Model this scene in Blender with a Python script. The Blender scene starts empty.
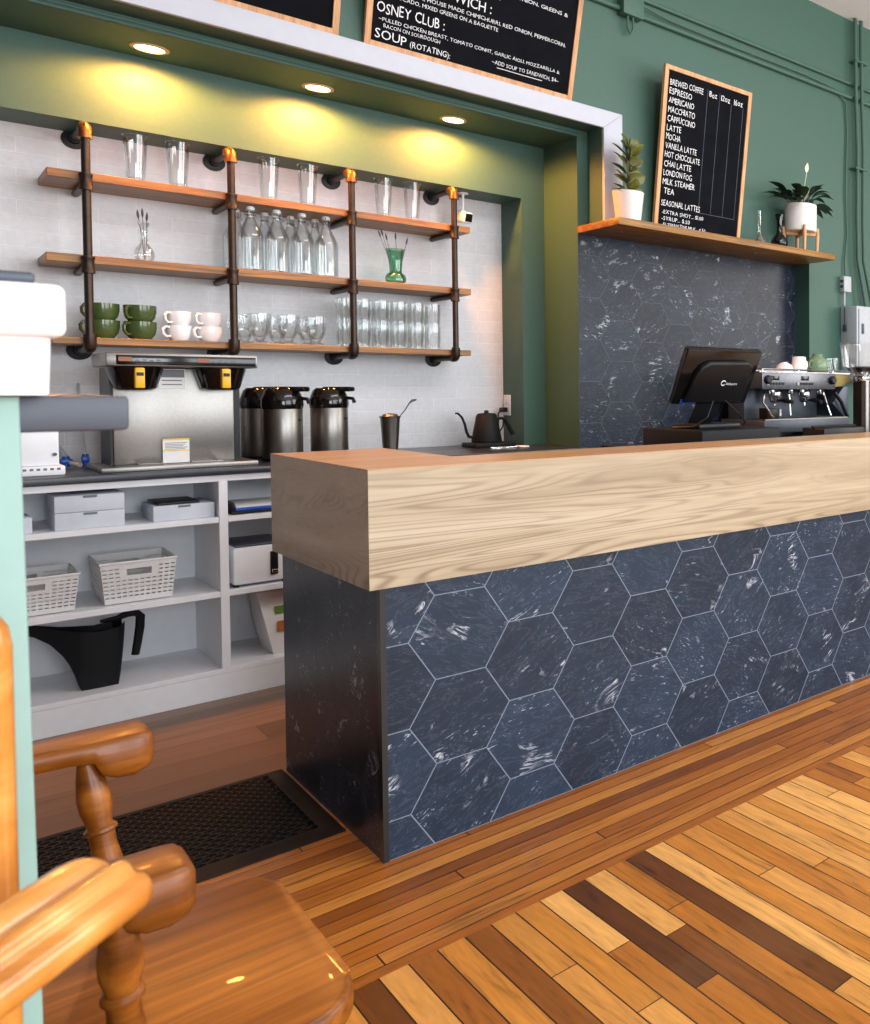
import bpy, bmesh, math, random
from mathutils import Vector, Matrix
random.seed(7)
PI = math.pi
SC = bpy.context.scene
COL = SC.collection

# ---------------------------------------------------------------- mesh builder
class MB:
    def __init__(self):
        self.bm = bmesh.new()
        self.mi = 0
    def _new(self, faces):
        for f in faces:
            f.material_index = self.mi
    def mat(self, i):
        self.mi = i
        return self
    def box(self, x0, x1, y0, y1, z0, z1, bev=0.0, seg=2, rot=None, piv=None):
        bm = self.bm
        vs = [bm.verts.new((x, y, z)) for x in (x0, x1) for y in (y0, y1) for z in (z0, z1)]
        idx = [(0, 1, 3, 2), (4, 6, 7, 5), (0, 4, 5, 1), (2, 3, 7, 6), (0, 2, 6, 4), (1, 5, 7, 3)]
        fs = [bm.faces.new([vs[i] for i in q]) for q in idx]
        self._new(fs)
        if rot is not None:
            p = Vector(piv) if piv else Vector(((x0 + x1) / 2, (y0 + y1) / 2, (z0 + z1) / 2))
            for v in vs:
                v.co = rot @ (v.co - p) + p
        if bev > 0:
            es = list({e for f in fs for e in f.edges})
            r = bmesh.ops.bevel(bm, geom=es, offset=bev, segments=seg, profile=0.5, affect='EDGES')
            self._new(r['faces'])
        return self
    def lathe(self, prof, c=(0, 0, 0), n=24, close=False, M=None, cap0=True, cap1=True):
        bm = self.bm
        rings = []
        M = M or Matrix.Identity(4)
        for r, z in prof:
            if r < 1e-6:
                rings.append([bm.verts.new(M @ Vector((c[0], c[1], c[2] + z)))])
            else:
                rings.append([bm.verts.new(M @ Vector((c[0] + r * math.cos(2 * PI * k / n), c[1] + r * math.sin(2 * PI * k / n), c[2] + z))) for k in range(n)])
        fs = []
        pairs = list(zip(rings[:-1], rings[1:]))
        if close:
            pairs.append((rings[-1], rings[0]))
        for a, b in pairs:
            for k in range(n):
                k2 = (k + 1) % n
                if len(a) == 1 and len(b) == 1:
                    continue
                if len(a) == 1:
                    fs.append(bm.faces.new((a[0], b[k2], b[k])))
                elif len(b) == 1:
                    fs.append(bm.faces.new((a[k], a[k2], b[0])))
                else:
                    fs.append(bm.faces.new((a[k], a[k2], b[k2], b[k])))
        if not close:
            if cap0 and len(rings[0]) > 1:
                fs.append(bm.faces.new(list(reversed(rings[0]))))
            if cap1 and len(rings[-1]) > 1:
                fs.append(bm.faces.new(rings[-1]))
        self._new(fs)
        return self
    def tube(self, pts, r, n=10, closed=False, radii=None, flat=1.0):
        bm = self.bm
        pts = [Vector(p) for p in pts]
        N = len(pts)
        rings = []
        up = None
        for i, p in enumerate(pts):
            a = pts[i - 1] if (i > 0 or closed) else p
            b = pts[(i + 1) % N] if (i < N - 1 or closed) else p
            t = (b - a)
            if t.length < 1e-9:
                t = Vector((0, 0, 1))
            t.normalize()
            if up is None:
                up = Vector((0, 0, 1)) if abs(t.z) < 0.9 else Vector((1, 0, 0))
            s = t.cross(up)
            if s.length < 1e-6:
                s = t.cross(Vector((0.3, 0.8, 0.1)))
            s.normalize()
            u = s.cross(t).normalized()
            up = u
            rr = radii[i] if radii else r
            rings.append([bm.verts.new(p + s * (rr * math.cos(2 * PI * k / n)) + u * (rr * flat * math.sin(2 * PI * k / n))) for k in range(n)])
        fs = []
        for i in range(N if closed else N - 1):
            a, b = rings[i], rings[(i + 1) % N]
            for k in range(n):
                k2 = (k + 1) % n
                fs.append(bm.faces.new((a[k], a[k2], b[k2], b[k])))
        if not closed:
            fs.append(bm.faces.new(list(reversed(rings[0]))))
            fs.append(bm.faces.new(rings[-1]))
        self._new(fs)
        return self
    def prism(self, poly, axis, a, b, bev=0.0, seg=2):
        """poly: 2-D points; axis 'x','y','z' is the extrusion direction from a to b"""
        bm = self.bm
        def P(u, v, w):
            return {'x': (w, u, v), 'y': (u, w, v), 'z': (u, v, w)}[axis]
        A = [bm.verts.new(P(u, v, a)) for u, v in poly]
        B = [bm.verts.new(P(u, v, b)) for u, v in poly]
        n = len(poly)
        fs = [bm.faces.new(A), bm.faces.new(list(reversed(B)))]
        for k in range(n):
            k2 = (k + 1) % n
            fs.append(bm.faces.new((A[k2], A[k], B[k], B[k2])))
        self._new(fs)
        if bev > 0:
            es = list(fs[0].edges) + list(fs[1].edges)
            r = bmesh.ops.bevel(bm, geom=es, offset=bev, segments=seg, profile=0.5, affect='EDGES')
            self._new(r['faces'])
        return self
    def loft(self, rings, cap=True):
        bm = self.bm
        R = [[bm.verts.new(p) for p in r] for r in rings]
        fs = []
        n = len(R[0])
        for a, b in zip(R[:-1], R[1:]):
            for k in range(n):
                k2 = (k + 1) % n
                fs.append(bm.faces.new((a[k], a[k2], b[k2], b[k])))
        if cap:
            fs.append(bm.faces.new(list(reversed(R[0]))))
            fs.append(bm.faces.new(R[-1]))
        self._new(fs)
        return self
    def grid(self, P, thick=None):
        bm = self.bm
        V = [[bm.verts.new(p) for p in row] for row in P]
        fs = []
        for i in range(len(V) - 1):
            for j in range(len(V[0]) - 1):
                fs.append(bm.faces.new((V[i][j], V[i][j + 1], V[i + 1][j + 1], V[i + 1][j])))
        self._new(fs)
        return self
    def ball(self, c, r, sx=1, sy=1, sz=1, seg=14, ring=8):
        M = Matrix.Translation(Vector(c)) @ Matrix.Diagonal((sx, sy, sz, 1))
        res = bmesh.ops.create_uvsphere(self.bm, u_segments=seg, v_segments=ring, radius=r, matrix=M)
        self._new({f for v in res['verts'] for f in v.link_faces})
        return self
    def xf(self, M):
        bmesh.ops.transform(self.bm, matrix=M, verts=self.bm.verts)
        return self
    def mesh(self, name, mats, smooth=True, angle=35, off=None, recalc=True):
        bm = self.bm
        if off is not None:
            bmesh.ops.translate(bm, vec=-Vector(off), verts=bm.verts)
        if recalc:
            bmesh.ops.recalc_face_normals(bm, faces=bm.faces)
        me = bpy.data.meshes.new(name)
        bm.to_mesh(me)
        bm.free()
        for m in (mats if isinstance(mats, (list, tuple)) else [mats]):
            me.materials.append(m)
        if smooth:
            me.polygons.foreach_set('use_smooth', [True] * len(me.polygons))
            me.set_sharp_from_angle(angle=math.radians(angle))
        return me

def rotx(a): return Matrix.Rotation(a, 3, 'X')
def roty(a): return Matrix.Rotation(a, 3, 'Y')
def rotz(a): return Matrix.Rotation(a, 3, 'Z')

# ---------------------------------------------------------------- scene objects
def tag(o, label=None, cat=None, group=None, kind=None):
    if label: o['label'] = label
    if cat: o['category'] = cat
    if group: o['group'] = group
    if kind: o['kind'] = kind
    return o

def thing(name, label, cat, loc=(0, 0, 0), rz=0.0, group=None):
    o = bpy.data.objects.new(name, None)
    o.empty_display_size = 0.05
    COL.objects.link(o)
    o.location = loc
    o.rotation_euler = (0, 0, rz)
    return tag(o, label, cat, group)

def part(name, mb, mats, parent, label=None, world=False, **kw):
    """world=True: the shape was written in room coordinates (un-rotated root)"""
    off = None
    if world:
        off = Vector((0, 0, 0))
        p = parent
        while p is not None:
            off = off + Vector(p.location)
            p = p.parent
    me = mb.mesh(name, mats, off=off, **kw)
    o = bpy.data.objects.new(name, me)
    COL.objects.link(o)
    o.parent = parent
    if label: o['label'] = label
    return o

def single(name, mb, mats, label, cat, loc=(0, 0, 0), rz=0.0, group=None, **kw):
    me = mb.mesh(name, mats, **kw)
    o = bpy.data.objects.new(name, me)
    COL.objects.link(o)
    o.location = loc
    o.rotation_euler = (0, 0, rz)
    return tag(o, label, cat, group)

def struct(name, mb, mats, **kw):
    o = bpy.data.objects.new(name, mb.mesh(name, mats, **kw))
    COL.objects.link(o)
    o['kind'] = 'structure'
    return o

def thicken(o, th):
    m = o.modifiers.new('thickness', 'SOLIDIFY'); m.thickness = th; m.offset = -1.0; m.use_even_offset = False
    return o

def kids(o):
    return [c for c in bpy.data.objects if c.parent == o]

def dup(o, loc=None, rz=None, label=None, parent=None):
    c = o.copy()
    COL.objects.link(c)
    c.parent = parent
    if loc is not None: c.location = loc
    if rz is not None: c.rotation_euler = (0, 0, rz)
    if label: c['label'] = label
    for ch in kids(o):
        dup(ch, parent=c)
    return c

# ---------------------------------------------------------------- materials
def s2l(c):
    return tuple((v / 12.92 if v <= 0.04045 else ((v + 0.055) / 1.055) ** 2.4) for v in [x / 255 for x in c])

class NT:
    def __init__(self, name):
        self.m = bpy.data.materials.new(name)
        self.m.use_nodes = True
        self.t = self.m.node_tree
        self.t.nodes.clear()
        self.out = self.t.nodes.new('ShaderNodeOutputMaterial')
    def n(self, typ, ins=None, **props):
        nd = self.t.nodes.new(typ)
        for k, v in props.items():
            setattr(nd, k, v)
        for k, v in (ins or {}).items():
            self.set(nd.inputs[k], v)
        return nd
    def set(self, sock, v):
        if isinstance(v, bpy.types.NodeSocket):
            self.t.links.new(v, sock)
        elif isinstance(v, bpy.types.Node):
            self.t.links.new(v.outputs[0], sock)
        else:
            if isinstance(v, tuple) and len(v) == 3 and sock.type == 'RGBA':
                v = v + (1.0,)
            sock.default_value = v
    def math(self, op, a, b=None, c=None, clamp=False):
        nd = self.t.nodes.new('ShaderNodeMath')
        nd.operation = op
        nd.use_clamp = clamp
        for i, v in enumerate((a, b, c)):
            if v is not None:
                self.set(nd.inputs[i], v)
        return nd.outputs[0]
    def mix(self, fac, a, b, blend='MIX'):
        nd = self.t.nodes.new('ShaderNodeMix')
        nd.data_type = 'RGBA'
        nd.blend_type = blend
        nd.clamp_factor = True
        self.set(nd.inputs[0], fac)
        self.set(nd.inputs[6], a)
        self.set(nd.inputs[7], b)
        return nd.outputs[2]
    def ramp(self, fac, stops, interp='LINEAR'):
        nd = self.t.nodes.new('ShaderNodeValToRGB')
        cr = nd.color_ramp
        cr.interpolation = interp
        while len(cr.elements) < len(stops):
            cr.elements.new(0.5)
        for e, (p, c) in zip(cr.elements, stops):
            e.position = p
            e.color = c + (1.0,) if len(c) == 3 else c
        self.set(nd.inputs[0], fac)
        return nd.outputs[0]
    def coords(self, scale=(1, 1, 1), rot=(0, 0, 0), loc=(0, 0, 0), kind='Object'):
        tc = self.n('ShaderNodeTexCoord')
        mp = self.n('ShaderNodeMapping', {'Vector': tc.outputs[kind], 'Scale': scale, 'Rotation': rot, 'Location': loc})
        return mp.outputs[0]
    def noise(self, vec, scale, detail=3, rough=0.5, dist=0.0, out=0):
        nd = self.n('ShaderNodeTexNoise', {'Vector': vec, 'Scale': scale, 'Detail': detail, 'Roughness': rough, 'Distortion': dist})
        return nd.outputs[out]
    def bsdf(self, color, rough=0.5, metal=0.0, spec=0.5, bump=None, bstr=0.2, bdist=0.01, coat=0.0, **ins):
        p = self.n('ShaderNodeBsdfPrincipled')
        self.set(p.inputs['Base Color'], color)
        self.set(p.inputs['Roughness'], rough)
        self.set(p.inputs['Metallic'], metal)
        self.set(p.inputs['Specular IOR Level'], spec)
        self.set(p.inputs['Coat Weight'], coat)
        for k, v in ins.items():
            self.set(p.inputs[k.replace('_', ' ')], v)
        if bump is not None:
            b = self.n('ShaderNodeBump', {'Height': bump, 'Strength': bstr, 'Distance': bdist})
            self.t.links.new(b.outputs[0], p.inputs['Normal'])
        self.t.links.new(p.outputs[0], self.out.inputs[0])
        return self.m

def oak(name, axis):
    """pale laminate: broad soft bands with fine flowing grain lines"""
    t = NT(name)
    sc = (0.05, 1, 1) if axis == 'x' else (1, 0.12, 1)
    v = t.coords(scale=sc)
    big = t.noise(v, 7.0, 2, 0.5, 0.9)
    rings = t.math('SINE', t.math('MULTIPLY', big, 150.0))
    rings = t.math('POWER', t.math('ADD', t.math('MULTIPLY', rings, 0.5), 0.5), 3.0)
    pres = t.ramp(t.noise(v, 5.0, 2, 0.5, 0.4), [(0.38, (0, 0, 0)), (0.62, (1, 1, 1))])
    fine = t.noise(v, 120, 3, 0.6, 0.2)
    base = t.ramp(t.math('ADD', t.math('MULTIPLY', big, 0.75), t.math('MULTIPLY', fine, 0.25)), [(0.32, s2l((156, 138, 111))), (0.5, s2l((183, 167, 140))), (0.66, s2l((198, 185, 162)))])
    fac = t.math('MULTIPLY', t.math('MULTIPLY', rings, pres), t.math('ADD', t.math('MULTIPLY', fine, 1.1), 0.1), clamp=True)
    col = t.mix(fac, base, s2l((112, 92, 68)))
    return t.bsdf(col, 0.42, 0, 0.4, bump=fine, bstr=0.05, bdist=0.001)

def plain(name, rgb, rough=0.5, metal=0.0, var=0.06, scale=30, bump=0.0, spec=0.5, coat=0.0):
    t = NT(name)
    v = t.coords()
    n = t.noise(v, scale, 3)
    c = s2l(rgb)
    lo = tuple(max(0, x * (1 - var)) for x in c)
    hi = tuple(min(1, x * (1 + var)) for x in c)
    col = t.ramp(n, [(0.3, lo), (0.7, hi)])
    if bump:
        return t.bsdf(col, rough, metal, spec, bump=n, bstr=bump, bdist=0.002, coat=coat)
    return t.bsdf(col, rough, metal, spec, coat=coat)

def wood(name, c_dark, c_mid, c_light, axis='x', scale=6.0, stretch=14.0, rough=0.35, fine=0.5, spec=0.5, coat=0.0, dist=1.2):
    t = NT(name)
    s = {'x': (1 / stretch, 1, 1), 'y': (1, 1 / stretch, 1), 'z': (1, 1, 1 / stretch)}[axis]
    v = t.coords(scale=s)
    a = t.noise(v, scale * 3, 4, 0.55, dist)
    b = t.noise(v, scale * 22, 3, 0.6, 0.3)
    f = t.math('ADD', t.math('MULTIPLY', a, 1 - fine * 0.45), t.math('MULTIPLY', b, fine * 0.45))
    col = t.ramp(f, [(0.30, s2l(c_dark)), (0.5, s2l(c_mid)), (0.68, s2l(c_light))])
    return t.bsdf(col, rough, 0, spec, bump=f, bstr=0.08, bdist=0.002, coat=coat)

def planks(name, along, width, length, stops, gap=0.03, rough=0.3, grain=1.0, gapcol=(18, 9, 4), coat=0.0, grain_scale=1.0):
    t = NT(name)
    tc = t.n('ShaderNodeTexCoord')
    sp = t.n('ShaderNodeSeparateXYZ', {'Vector': tc.outputs['Object']})
    u, v = (sp.outputs[0], sp.outputs[1]) if along == 'x' else (sp.outputs[1], sp.outputs[0])
    vv = t.math('DIVIDE', v, width)
    row = t.math('FLOOR', vv)
    fv = t.math('SUBTRACT', vv, row)
    r1 = t.n('ShaderNodeTexWhiteNoise', {'W': row}, noise_dimensions='1D').outputs[0]
    uu = t.math('ADD', t.math('DIVIDE', u, length), t.math('MULTIPLY', r1, 7.31))
    idx = t.math('FLOOR', uu)
    fu = t.math('SUBTRACT', uu, idx)
    cid = t.n('ShaderNodeCombineXYZ', {'X': row, 'Y': idx})
    wn = t.n('ShaderNodeTexWhiteNoise', {'Vector': cid.outputs[0]}, noise_dimensions='2D')
    seed = wn.outputs[0]
    base = t.ramp(seed, [(p, s2l(c)) for p, c in stops])
    # grain, shifted for each board
    off = t.n('ShaderNodeVectorMath', {0: wn.outputs[1], 1: (37.0, 53.0, 11.0)}, operation='MULTIPLY')
    sc = (0.09, 1, 1) if along == 'x' else (1, 0.09, 1)
    vs = t.n('ShaderNodeVectorMath', {0: tc.outputs['Object'], 1: sc}, operation='MULTIPLY')
    vec = t.n('ShaderNodeVectorMath', {0: vs.outputs[0], 1: off.outputs[0]}, operation='ADD').outputs[0]
    g1 = t.noise(vec, 30 * grain_scale, 4, 0.6, 1.6)
    g2 = t.noise(vec, 150 * grain_scale, 2, 0.5, 0.2)
    g = t.math('ADD', t.math('MULTIPLY', g1, 0.7), t.math('MULTIPLY', g2, 0.3))
    k = t.ramp(g, [(0.30, (1 - 0.72 * grain,) * 3), (0.44, (1 - 0.16 * grain,) * 3), (0.68, (1 + 0.22 * grain,) * 3)])
    col = t.mix(1.0, base, k, 'MULTIPLY')
    # dark open seams between boards
    e1 = t.math('MINIMUM', fv, t.math('SUBTRACT', 1.0, fv))
    e2 = t.math('MULTIPLY', t.math('MINIMUM', fu, t.math('SUBTRACT', 1.0, fu)), length / width)
    e = t.math('MINIMUM', e1, e2)
    seam = t.math('LESS_THAN', e, gap)
    col = t.mix(seam, col, s2l(gapcol))
    h = t.math('SUBTRACT', t.math('MULTIPLY', g, 0.15), seam)
    return t.bsdf(col, rough, 0, 0.5, bump=h, bstr=0.25, bdist=0.002, coat=coat)

def hex_tile(name, base_lo, base_hi, vein=(215, 222, 235), rough=0.38):
    t = NT(name)
    tc = t.n('ShaderNodeTexCoord')
    at = t.n('ShaderNodeAttribute', attribute_name='tile_seed')
    off = t.n('ShaderNodeVectorMath', {0: at.outputs['Color'], 1: (31.0, 23.0, 41.0)}, operation='MULTIPLY')
    vec = t.n('ShaderNodeVectorMath', {0: tc.outputs['Object'], 1: off.outputs[0]}, operation='ADD').outputs[0]
    sep = t.n('ShaderNodeSeparateColor', {0: at.outputs['Color']})
    cl = t.noise(vec, 9, 4, 0.6, 0.4)
    f = t.math('ADD', t.math('MULTIPLY', sep.outputs[0], 0.3), t.math('MULTIPLY', cl, 0.8))
    base = t.ramp(f, [(0.25, s2l(base_lo)), (0.85, s2l(base_hi))])
    # thin mineral veins: ridges of a stretched noise, shown only where a second noise is high
    rot = t.n('ShaderNodeVectorRotate', {'Vector': vec, 'Angle': t.math('MULTIPLY', t.math('SUBTRACT', sep.outputs[1], 0.5), 1.3)}, rotation_type='Y_AXIS')
    st = t.n('ShaderNodeVectorMath', {0: rot.outputs[0], 1: (0.55, 1.0, 1.9)}, operation='MULTIPLY').outputs[0]
    n1 = t.noise(st, 8, 5, 0.6, 1.3)
    ridge = t.math('ABSOLUTE', t.math('SUBTRACT', n1, 0.5))
    line = t.math('SUBTRACT', 1.0, t.math('MULTIPLY', ridge, 38.0), clamp=True)
    n2 = t.noise(vec, 7.0, 3, 0.6, 0.8)
    msk = t.ramp(n2, [(0.59, (0, 0, 0)), (0.68, (1, 1, 1))])
    veins = t.math('MULTIPLY', line, msk)
    n3 = t.noise(st, 75, 3, 0.7, 0.8)
    n4 = t.noise(vec, 9.0, 2, 0.5, 0.3)
    fleck = t.math('MULTIPLY', t.ramp(n3, [(0.62, (0, 0, 0)), (0.68, (1, 1, 1))]), t.ramp(n4, [(0.48, (0, 0, 0)), (0.60, (1, 1, 1))]))
    fac = t.math('MULTIPLY', t.math('MAXIMUM', veins, t.math('MULTIPLY', fleck, 0.75)), 0.8, clamp=True)
    # faint hairline scratches everywhere
    n5 = t.noise(st, 22, 4, 0.6, 1.0)
    hair = t.math('MULTIPLY', t.math('SUBTRACT', 1.0, t.math('MULTIPLY', t.math('ABSOLUTE', t.math('SUBTRACT', n5, 0.5)), 40.0), clamp=True), 0.045)
    col = t.mix(t.math('MAXIMUM', fac, hair), base, s2l(vein))
    return t.bsdf(col, rough, 0, 0.28, bump=cl, bstr=0.06, bdist=0.002)

def glass(name, tint=(0.97, 0.98, 0.98), edge=(0.78, 0.81, 0.83), gloss=0.5, rough=0.02):
    """thin drinking-glass wall: clear straight on, darker and more mirror-like at grazing angles"""
    t = NT(name)
    lw = t.n('ShaderNodeLayerWeight', {'Blend': 0.45})
    col = t.mix(t.math('POWER', lw.outputs['Facing'], 3.5), tint, edge)
    tr = t.n('ShaderNodeBsdfTransparent', {'Color': col})
    gl = t.n('ShaderNodeBsdfGlossy', {'Color': (1.0, 1.0, 1.0), 'Roughness': rough})
    fr = t.n('ShaderNodeFresnel', {'IOR': 1.5})
    fac = t.math('ADD', t.math('MULTIPLY', fr.outputs[0], gloss), 0.03, clamp=True)
    mx = t.n('ShaderNodeMixShader', {0: fac, 1: tr.outputs[0], 2: gl.outputs[0]})
    t.t.links.new(mx.outputs[0], t.out.inputs[0])
    return t.m

def emit(name, rgb, strength):
    t = NT(name)
    e = t.n('ShaderNodeEmission', {'Color': tuple(rgb), 'Strength': strength})
    t.t.links.new(e.outputs[0], t.out.inputs[0])
    return t.m

def brick_mat(name):
    t = NT(name)
    v = t.coords(rot=(PI / 2, 0, 0))
    br = t.n('ShaderNodeTexBrick', {'Vector': v, 'Color1': s2l((226, 227, 230)), 'Color2': s2l((219, 220, 224)), 'Mortar': s2l((238, 238, 240)),
                                    'Scale': 1.0, 'Mortar Size': 0.0022, 'Mortar Smooth': 0.3, 'Brick Width': 0.235, 'Row Height': 0.0615})
    n = t.noise(t.coords(), 45, 4, 0.6)
    c = t.mix(0.25, br.outputs[0], t.ramp(n, [(0.3, s2l((200, 200, 202))), (0.7, s2l((240, 240, 242)))]))
    h = t.math('ADD', t.math('MULTIPLY', br.outputs[1], -1.0), t.math('MULTIPLY', n, 0.35))
    return t.bsdf(c, 0.45, 0, 0.4, bump=h, bstr=0.35, bdist=0.004)

M = {}
M['green'] = plain('green_wall_paint', (60, 94, 82), 0.55, var=0.05, scale=60, bump=0.12)
M['brick'] = brick_mat('white_painted_brick')
M['trim'] = plain('white_trim_paint', (188, 192, 203), 0.4, var=0.02)
M['bounce_cut'] = plain('bounce_cut_dark', (52, 58, 58), 0.7, var=0.05)  # dark tone given to unseen walls to cut their bounce light
M['ceil'] = plain('white_ceiling_paint', (246, 247, 250), 0.7, var=0.01)
M['white'] = plain('white_laminate', (236, 238, 242), 0.4, var=0.02)
M['oak'] = oak('pale_oak_laminate', 'x')
M['oak_y'] = oak('pale_oak_laminate_end', 'y')
M['oak_top_lit'] = wood('lamplit_oak_top', (150, 114, 78), (184, 146, 106), (204, 170, 132), 'x', 10.0, 26, 0.32, 0.6)  # same oak as the band, with warm lamplight mixed into the colour
M['shelfwood'] = wood('stained_shelf_wood', (72, 44, 8), (140, 94, 26), (178, 128, 46), 'x', 10.0, 18, 0.42, 0.7)
M['frame'] = wood('light_wood_frame', (168, 116, 70), (204, 152, 102), (222, 176, 128), 'z', 9.0, 10, 0.45, 0.6)
M['honey'] = wood('honey_varnished_wood', (80, 40, 6), (130, 72, 16), (166, 100, 32), 'x', 6.0, 14, 0.36, 0.5, spec=0.4, coat=0.06)
M['honey_light'] = wood('light_honey_varnished_wood', (160, 92, 26), (202, 132, 54), (220, 160, 84), 'x', 4.0, 12, 0.25, 0.3, coat=0.35)
M['pipe'] = plain('dark_iron_pipe', (62, 52, 46), 0.42, 0.75, 0.15, 40)
M['lamplit'] = plain('lamplit_pipe_fitting', (150, 100, 58), 0.36, 0.85, 0.12, 40)  # elbow metal with the downlights' warm glow put into its colour
M['flange'] = plain('black_iron_flange', (36, 34, 34), 0.45, 0.6, 0.1, 40)
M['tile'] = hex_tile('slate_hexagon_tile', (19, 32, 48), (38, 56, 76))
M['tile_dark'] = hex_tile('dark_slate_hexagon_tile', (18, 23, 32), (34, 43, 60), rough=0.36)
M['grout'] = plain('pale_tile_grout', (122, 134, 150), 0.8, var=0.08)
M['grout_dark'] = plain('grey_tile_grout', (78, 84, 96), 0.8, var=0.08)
M['black'] = plain('black_plastic', (18, 18, 20), 0.4, var=0.1, spec=0.3)
M['black_matt'] = plain('matt_black_plastic', (18, 20, 24), 0.6, var=0.12, scale=80, bump=0.1, spec=0.25)
M['black_gloss'] = plain('gloss_black_plastic', (14, 13, 13), 0.12, var=0.05)
M['rubber'] = plain('black_rubber', (15, 16, 19), 0.62, var=0.2, scale=60, spec=0.28)
M['steel'] = plain('brushed_steel', (140, 137, 133), 0.36, 1.0, 0.05, 90)
M['darksteel'] = plain('dark_polished_steel', (104, 106, 112), 0.34, 0.9, 0.1, 40)
M['chrome'] = plain('chrome', (218, 218, 220), 0.08, 1.0, 0.02)
M['worktop'] = plain('dark_slate_worktop', (42, 46, 54), 0.3, var=0.15, scale=40)
M['charcoal'] = plain('charcoal_stained_wood', (66, 72, 84), 0.45, var=0.2, scale=14, bump=0.05)
M['sage'] = plain('sage_green_paint', (142, 177, 169), 0.45, var=0.03)
M['board'] = plain('black_chalkboard', (14, 16, 21), 0.85, var=0.25, scale=8, spec=0.1)
M['chalk'] = plain('white_chalk', (228, 230, 232), 0.9, var=0.05)
M['chalk_faint'] = plain('faint_chalk', (74, 82, 96), 0.9, var=0.3, scale=20)
M['mugwhite'] = plain('white_glazed_ceramic', (242, 243, 245), 0.15, var=0.02)
M['muggreen'] = plain('green_glazed_ceramic', (70, 88, 48), 0.14, var=0.12)
M['mugsage'] = plain('sage_glazed_ceramic', (120, 146, 112), 0.18, var=0.1)
M['potwhite'] = plain('white_matt_ceramic', (226, 224, 220), 0.5, var=0.03, scale=70)
M['glass'] = glass('clear_glass')
M['glass_green'] = glass('green_glass', (0.60, 0.80, 0.68), (0.24, 0.42, 0.32))
M['glass_dark'] = glass('dark_green_glass', (0.10, 0.22, 0.16), (0.02, 0.05, 0.04))
M['leaf_a'] = plain('olive_leaf', (96, 98, 42), 0.4, var=0.3, scale=14)
M['leaf_b'] = plain('dark_green_leaf', (30, 50, 30), 0.35, var=0.35, scale=14)
M['stem'] = plain('dry_stem', (86, 82, 84), 0.8, var=0.2)
M['soil'] = plain('potting_soil', (48, 34, 24), 0.95, var=0.4, scale=80, bump=0.5)
M['petal'] = plain('white_petal', (240, 226, 190), 0.5, var=0.03)
M['yellow'] = plain('yellow_plastic', (240, 186, 24), 0.4, var=0.04)
M['paper'] = plain('white_paper', (228, 228, 226), 0.7, var=0.02)
M['print'] = plain('grey_print', (120, 122, 126), 0.8, var=0.05)
M['blue'] = plain('blue_plastic', (20, 84, 190), 0.35, var=0.08)
M['amber'] = plain('amber_display', (150, 78, 20), 0.4, var=0.1)
M['basket'] = plain('white_basket_plastic', (222, 222, 222), 0.45, var=0.03)
M['greybox'] = plain('light_grey_card', (206, 212, 222), 0.6, var=0.03)
M['metalbox'] = plain('grey_painted_steel', (176, 182, 188), 0.45, var=0.04)
M['beans'] = plain('roasted_coffee_beans', (72, 36, 14), 0.4, var=0.6, scale=120, bump=0.8)
M['brass'] = plain('olive_brass_panel', (92, 78, 36), 0.35, 0.7, 0.1)
M['darkgrey'] = plain('dark_grey_metal', (72, 78, 88), 0.4, 0.4, 0.08)
M['trimdark'] = plain('dark_edge_strip', (20, 21, 24), 0.3, var=0.1)
M['orange'] = plain('orange_print', (196, 110, 40), 0.6, var=0.05)
M['leafprint'] = plain('green_print', (104, 140, 52), 0.6, var=0.05)
M['lamp'] = emit('warm_lamp', (1.0, 0.80, 0.48), 14.0)
M['lampring'] = plain('warm_white_ring', (226, 190, 140), 0.5, var=0.02)
M['floor_main'] = planks('strip_oak_floor', 'y', 0.0572, 1.7,
    [(0.0, (92, 50, 14)), (0.09, (138, 78, 22)), (0.25, (178, 108, 34)), (0.6, (200, 130, 48)), (1.0, (232, 172, 94))], 0.026, 0.3, 0.85, coat=0.2)
M['floor_border'] = planks('strip_oak_floor_border', 'x', 0.0505, 2.2,
    [(0.0, (132, 72, 18)), (0.4, (166, 96, 28)), (1.0, (196, 128, 52))], 0.034, 0.3, 0.85, coat=0.2)
M['floor_vinyl'] = planks('brown_vinyl_plank', 'x', 0.17, 1.2,
    [(0.0, (108, 85, 69)), (0.5, (124, 99, 81)), (1.0, (140, 115, 95))], 0.006, 0.45, 0.5, gapcol=(70, 48, 36), grain_scale=0.45)
# ================================================================ THE SETTING
YM, YT, YA, YB = 4.10, 4.243, 4.60, 4.84          # main wall face, tiled recess face, alcove back, brick niche back
# floors
mb = MB(); mb.box(-3.0, 7.5, -4.0, 1.935, -0.04, 0.0); struct('floor', mb, M['floor_main'], smooth=False)
mb = MB(); mb.box(-3.0, 7.5, 1.935, 2.80, -0.04, 0.0); struct('floor', mb, M['floor_border'], smooth=False)
mb = MB(); mb.box(-3.0, 7.5, 2.80, 4.94, -0.04, 0.0); struct('floor', mb, M['floor_vinyl'], smooth=False)
mb = MB(); mb.box(-3.0, 7.5, -4.0, 4.3, 3.793, 3.85); struct('ceiling', mb, M['ceil'], smooth=False)
# main green wall: above the opening, above the recess, right of the recess
mb = MB()
mb.box(-3.0, 7.5, YM, YT, 2.600, 3.793)
mb.box(2.440, 3.948, YM, YT, 2.089, 2.600)
mb.box(3.948, 7.5, YM, 4.36, 0.0, 2.600)
struct('wall_back', mb, M['green'], smooth=False)
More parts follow.
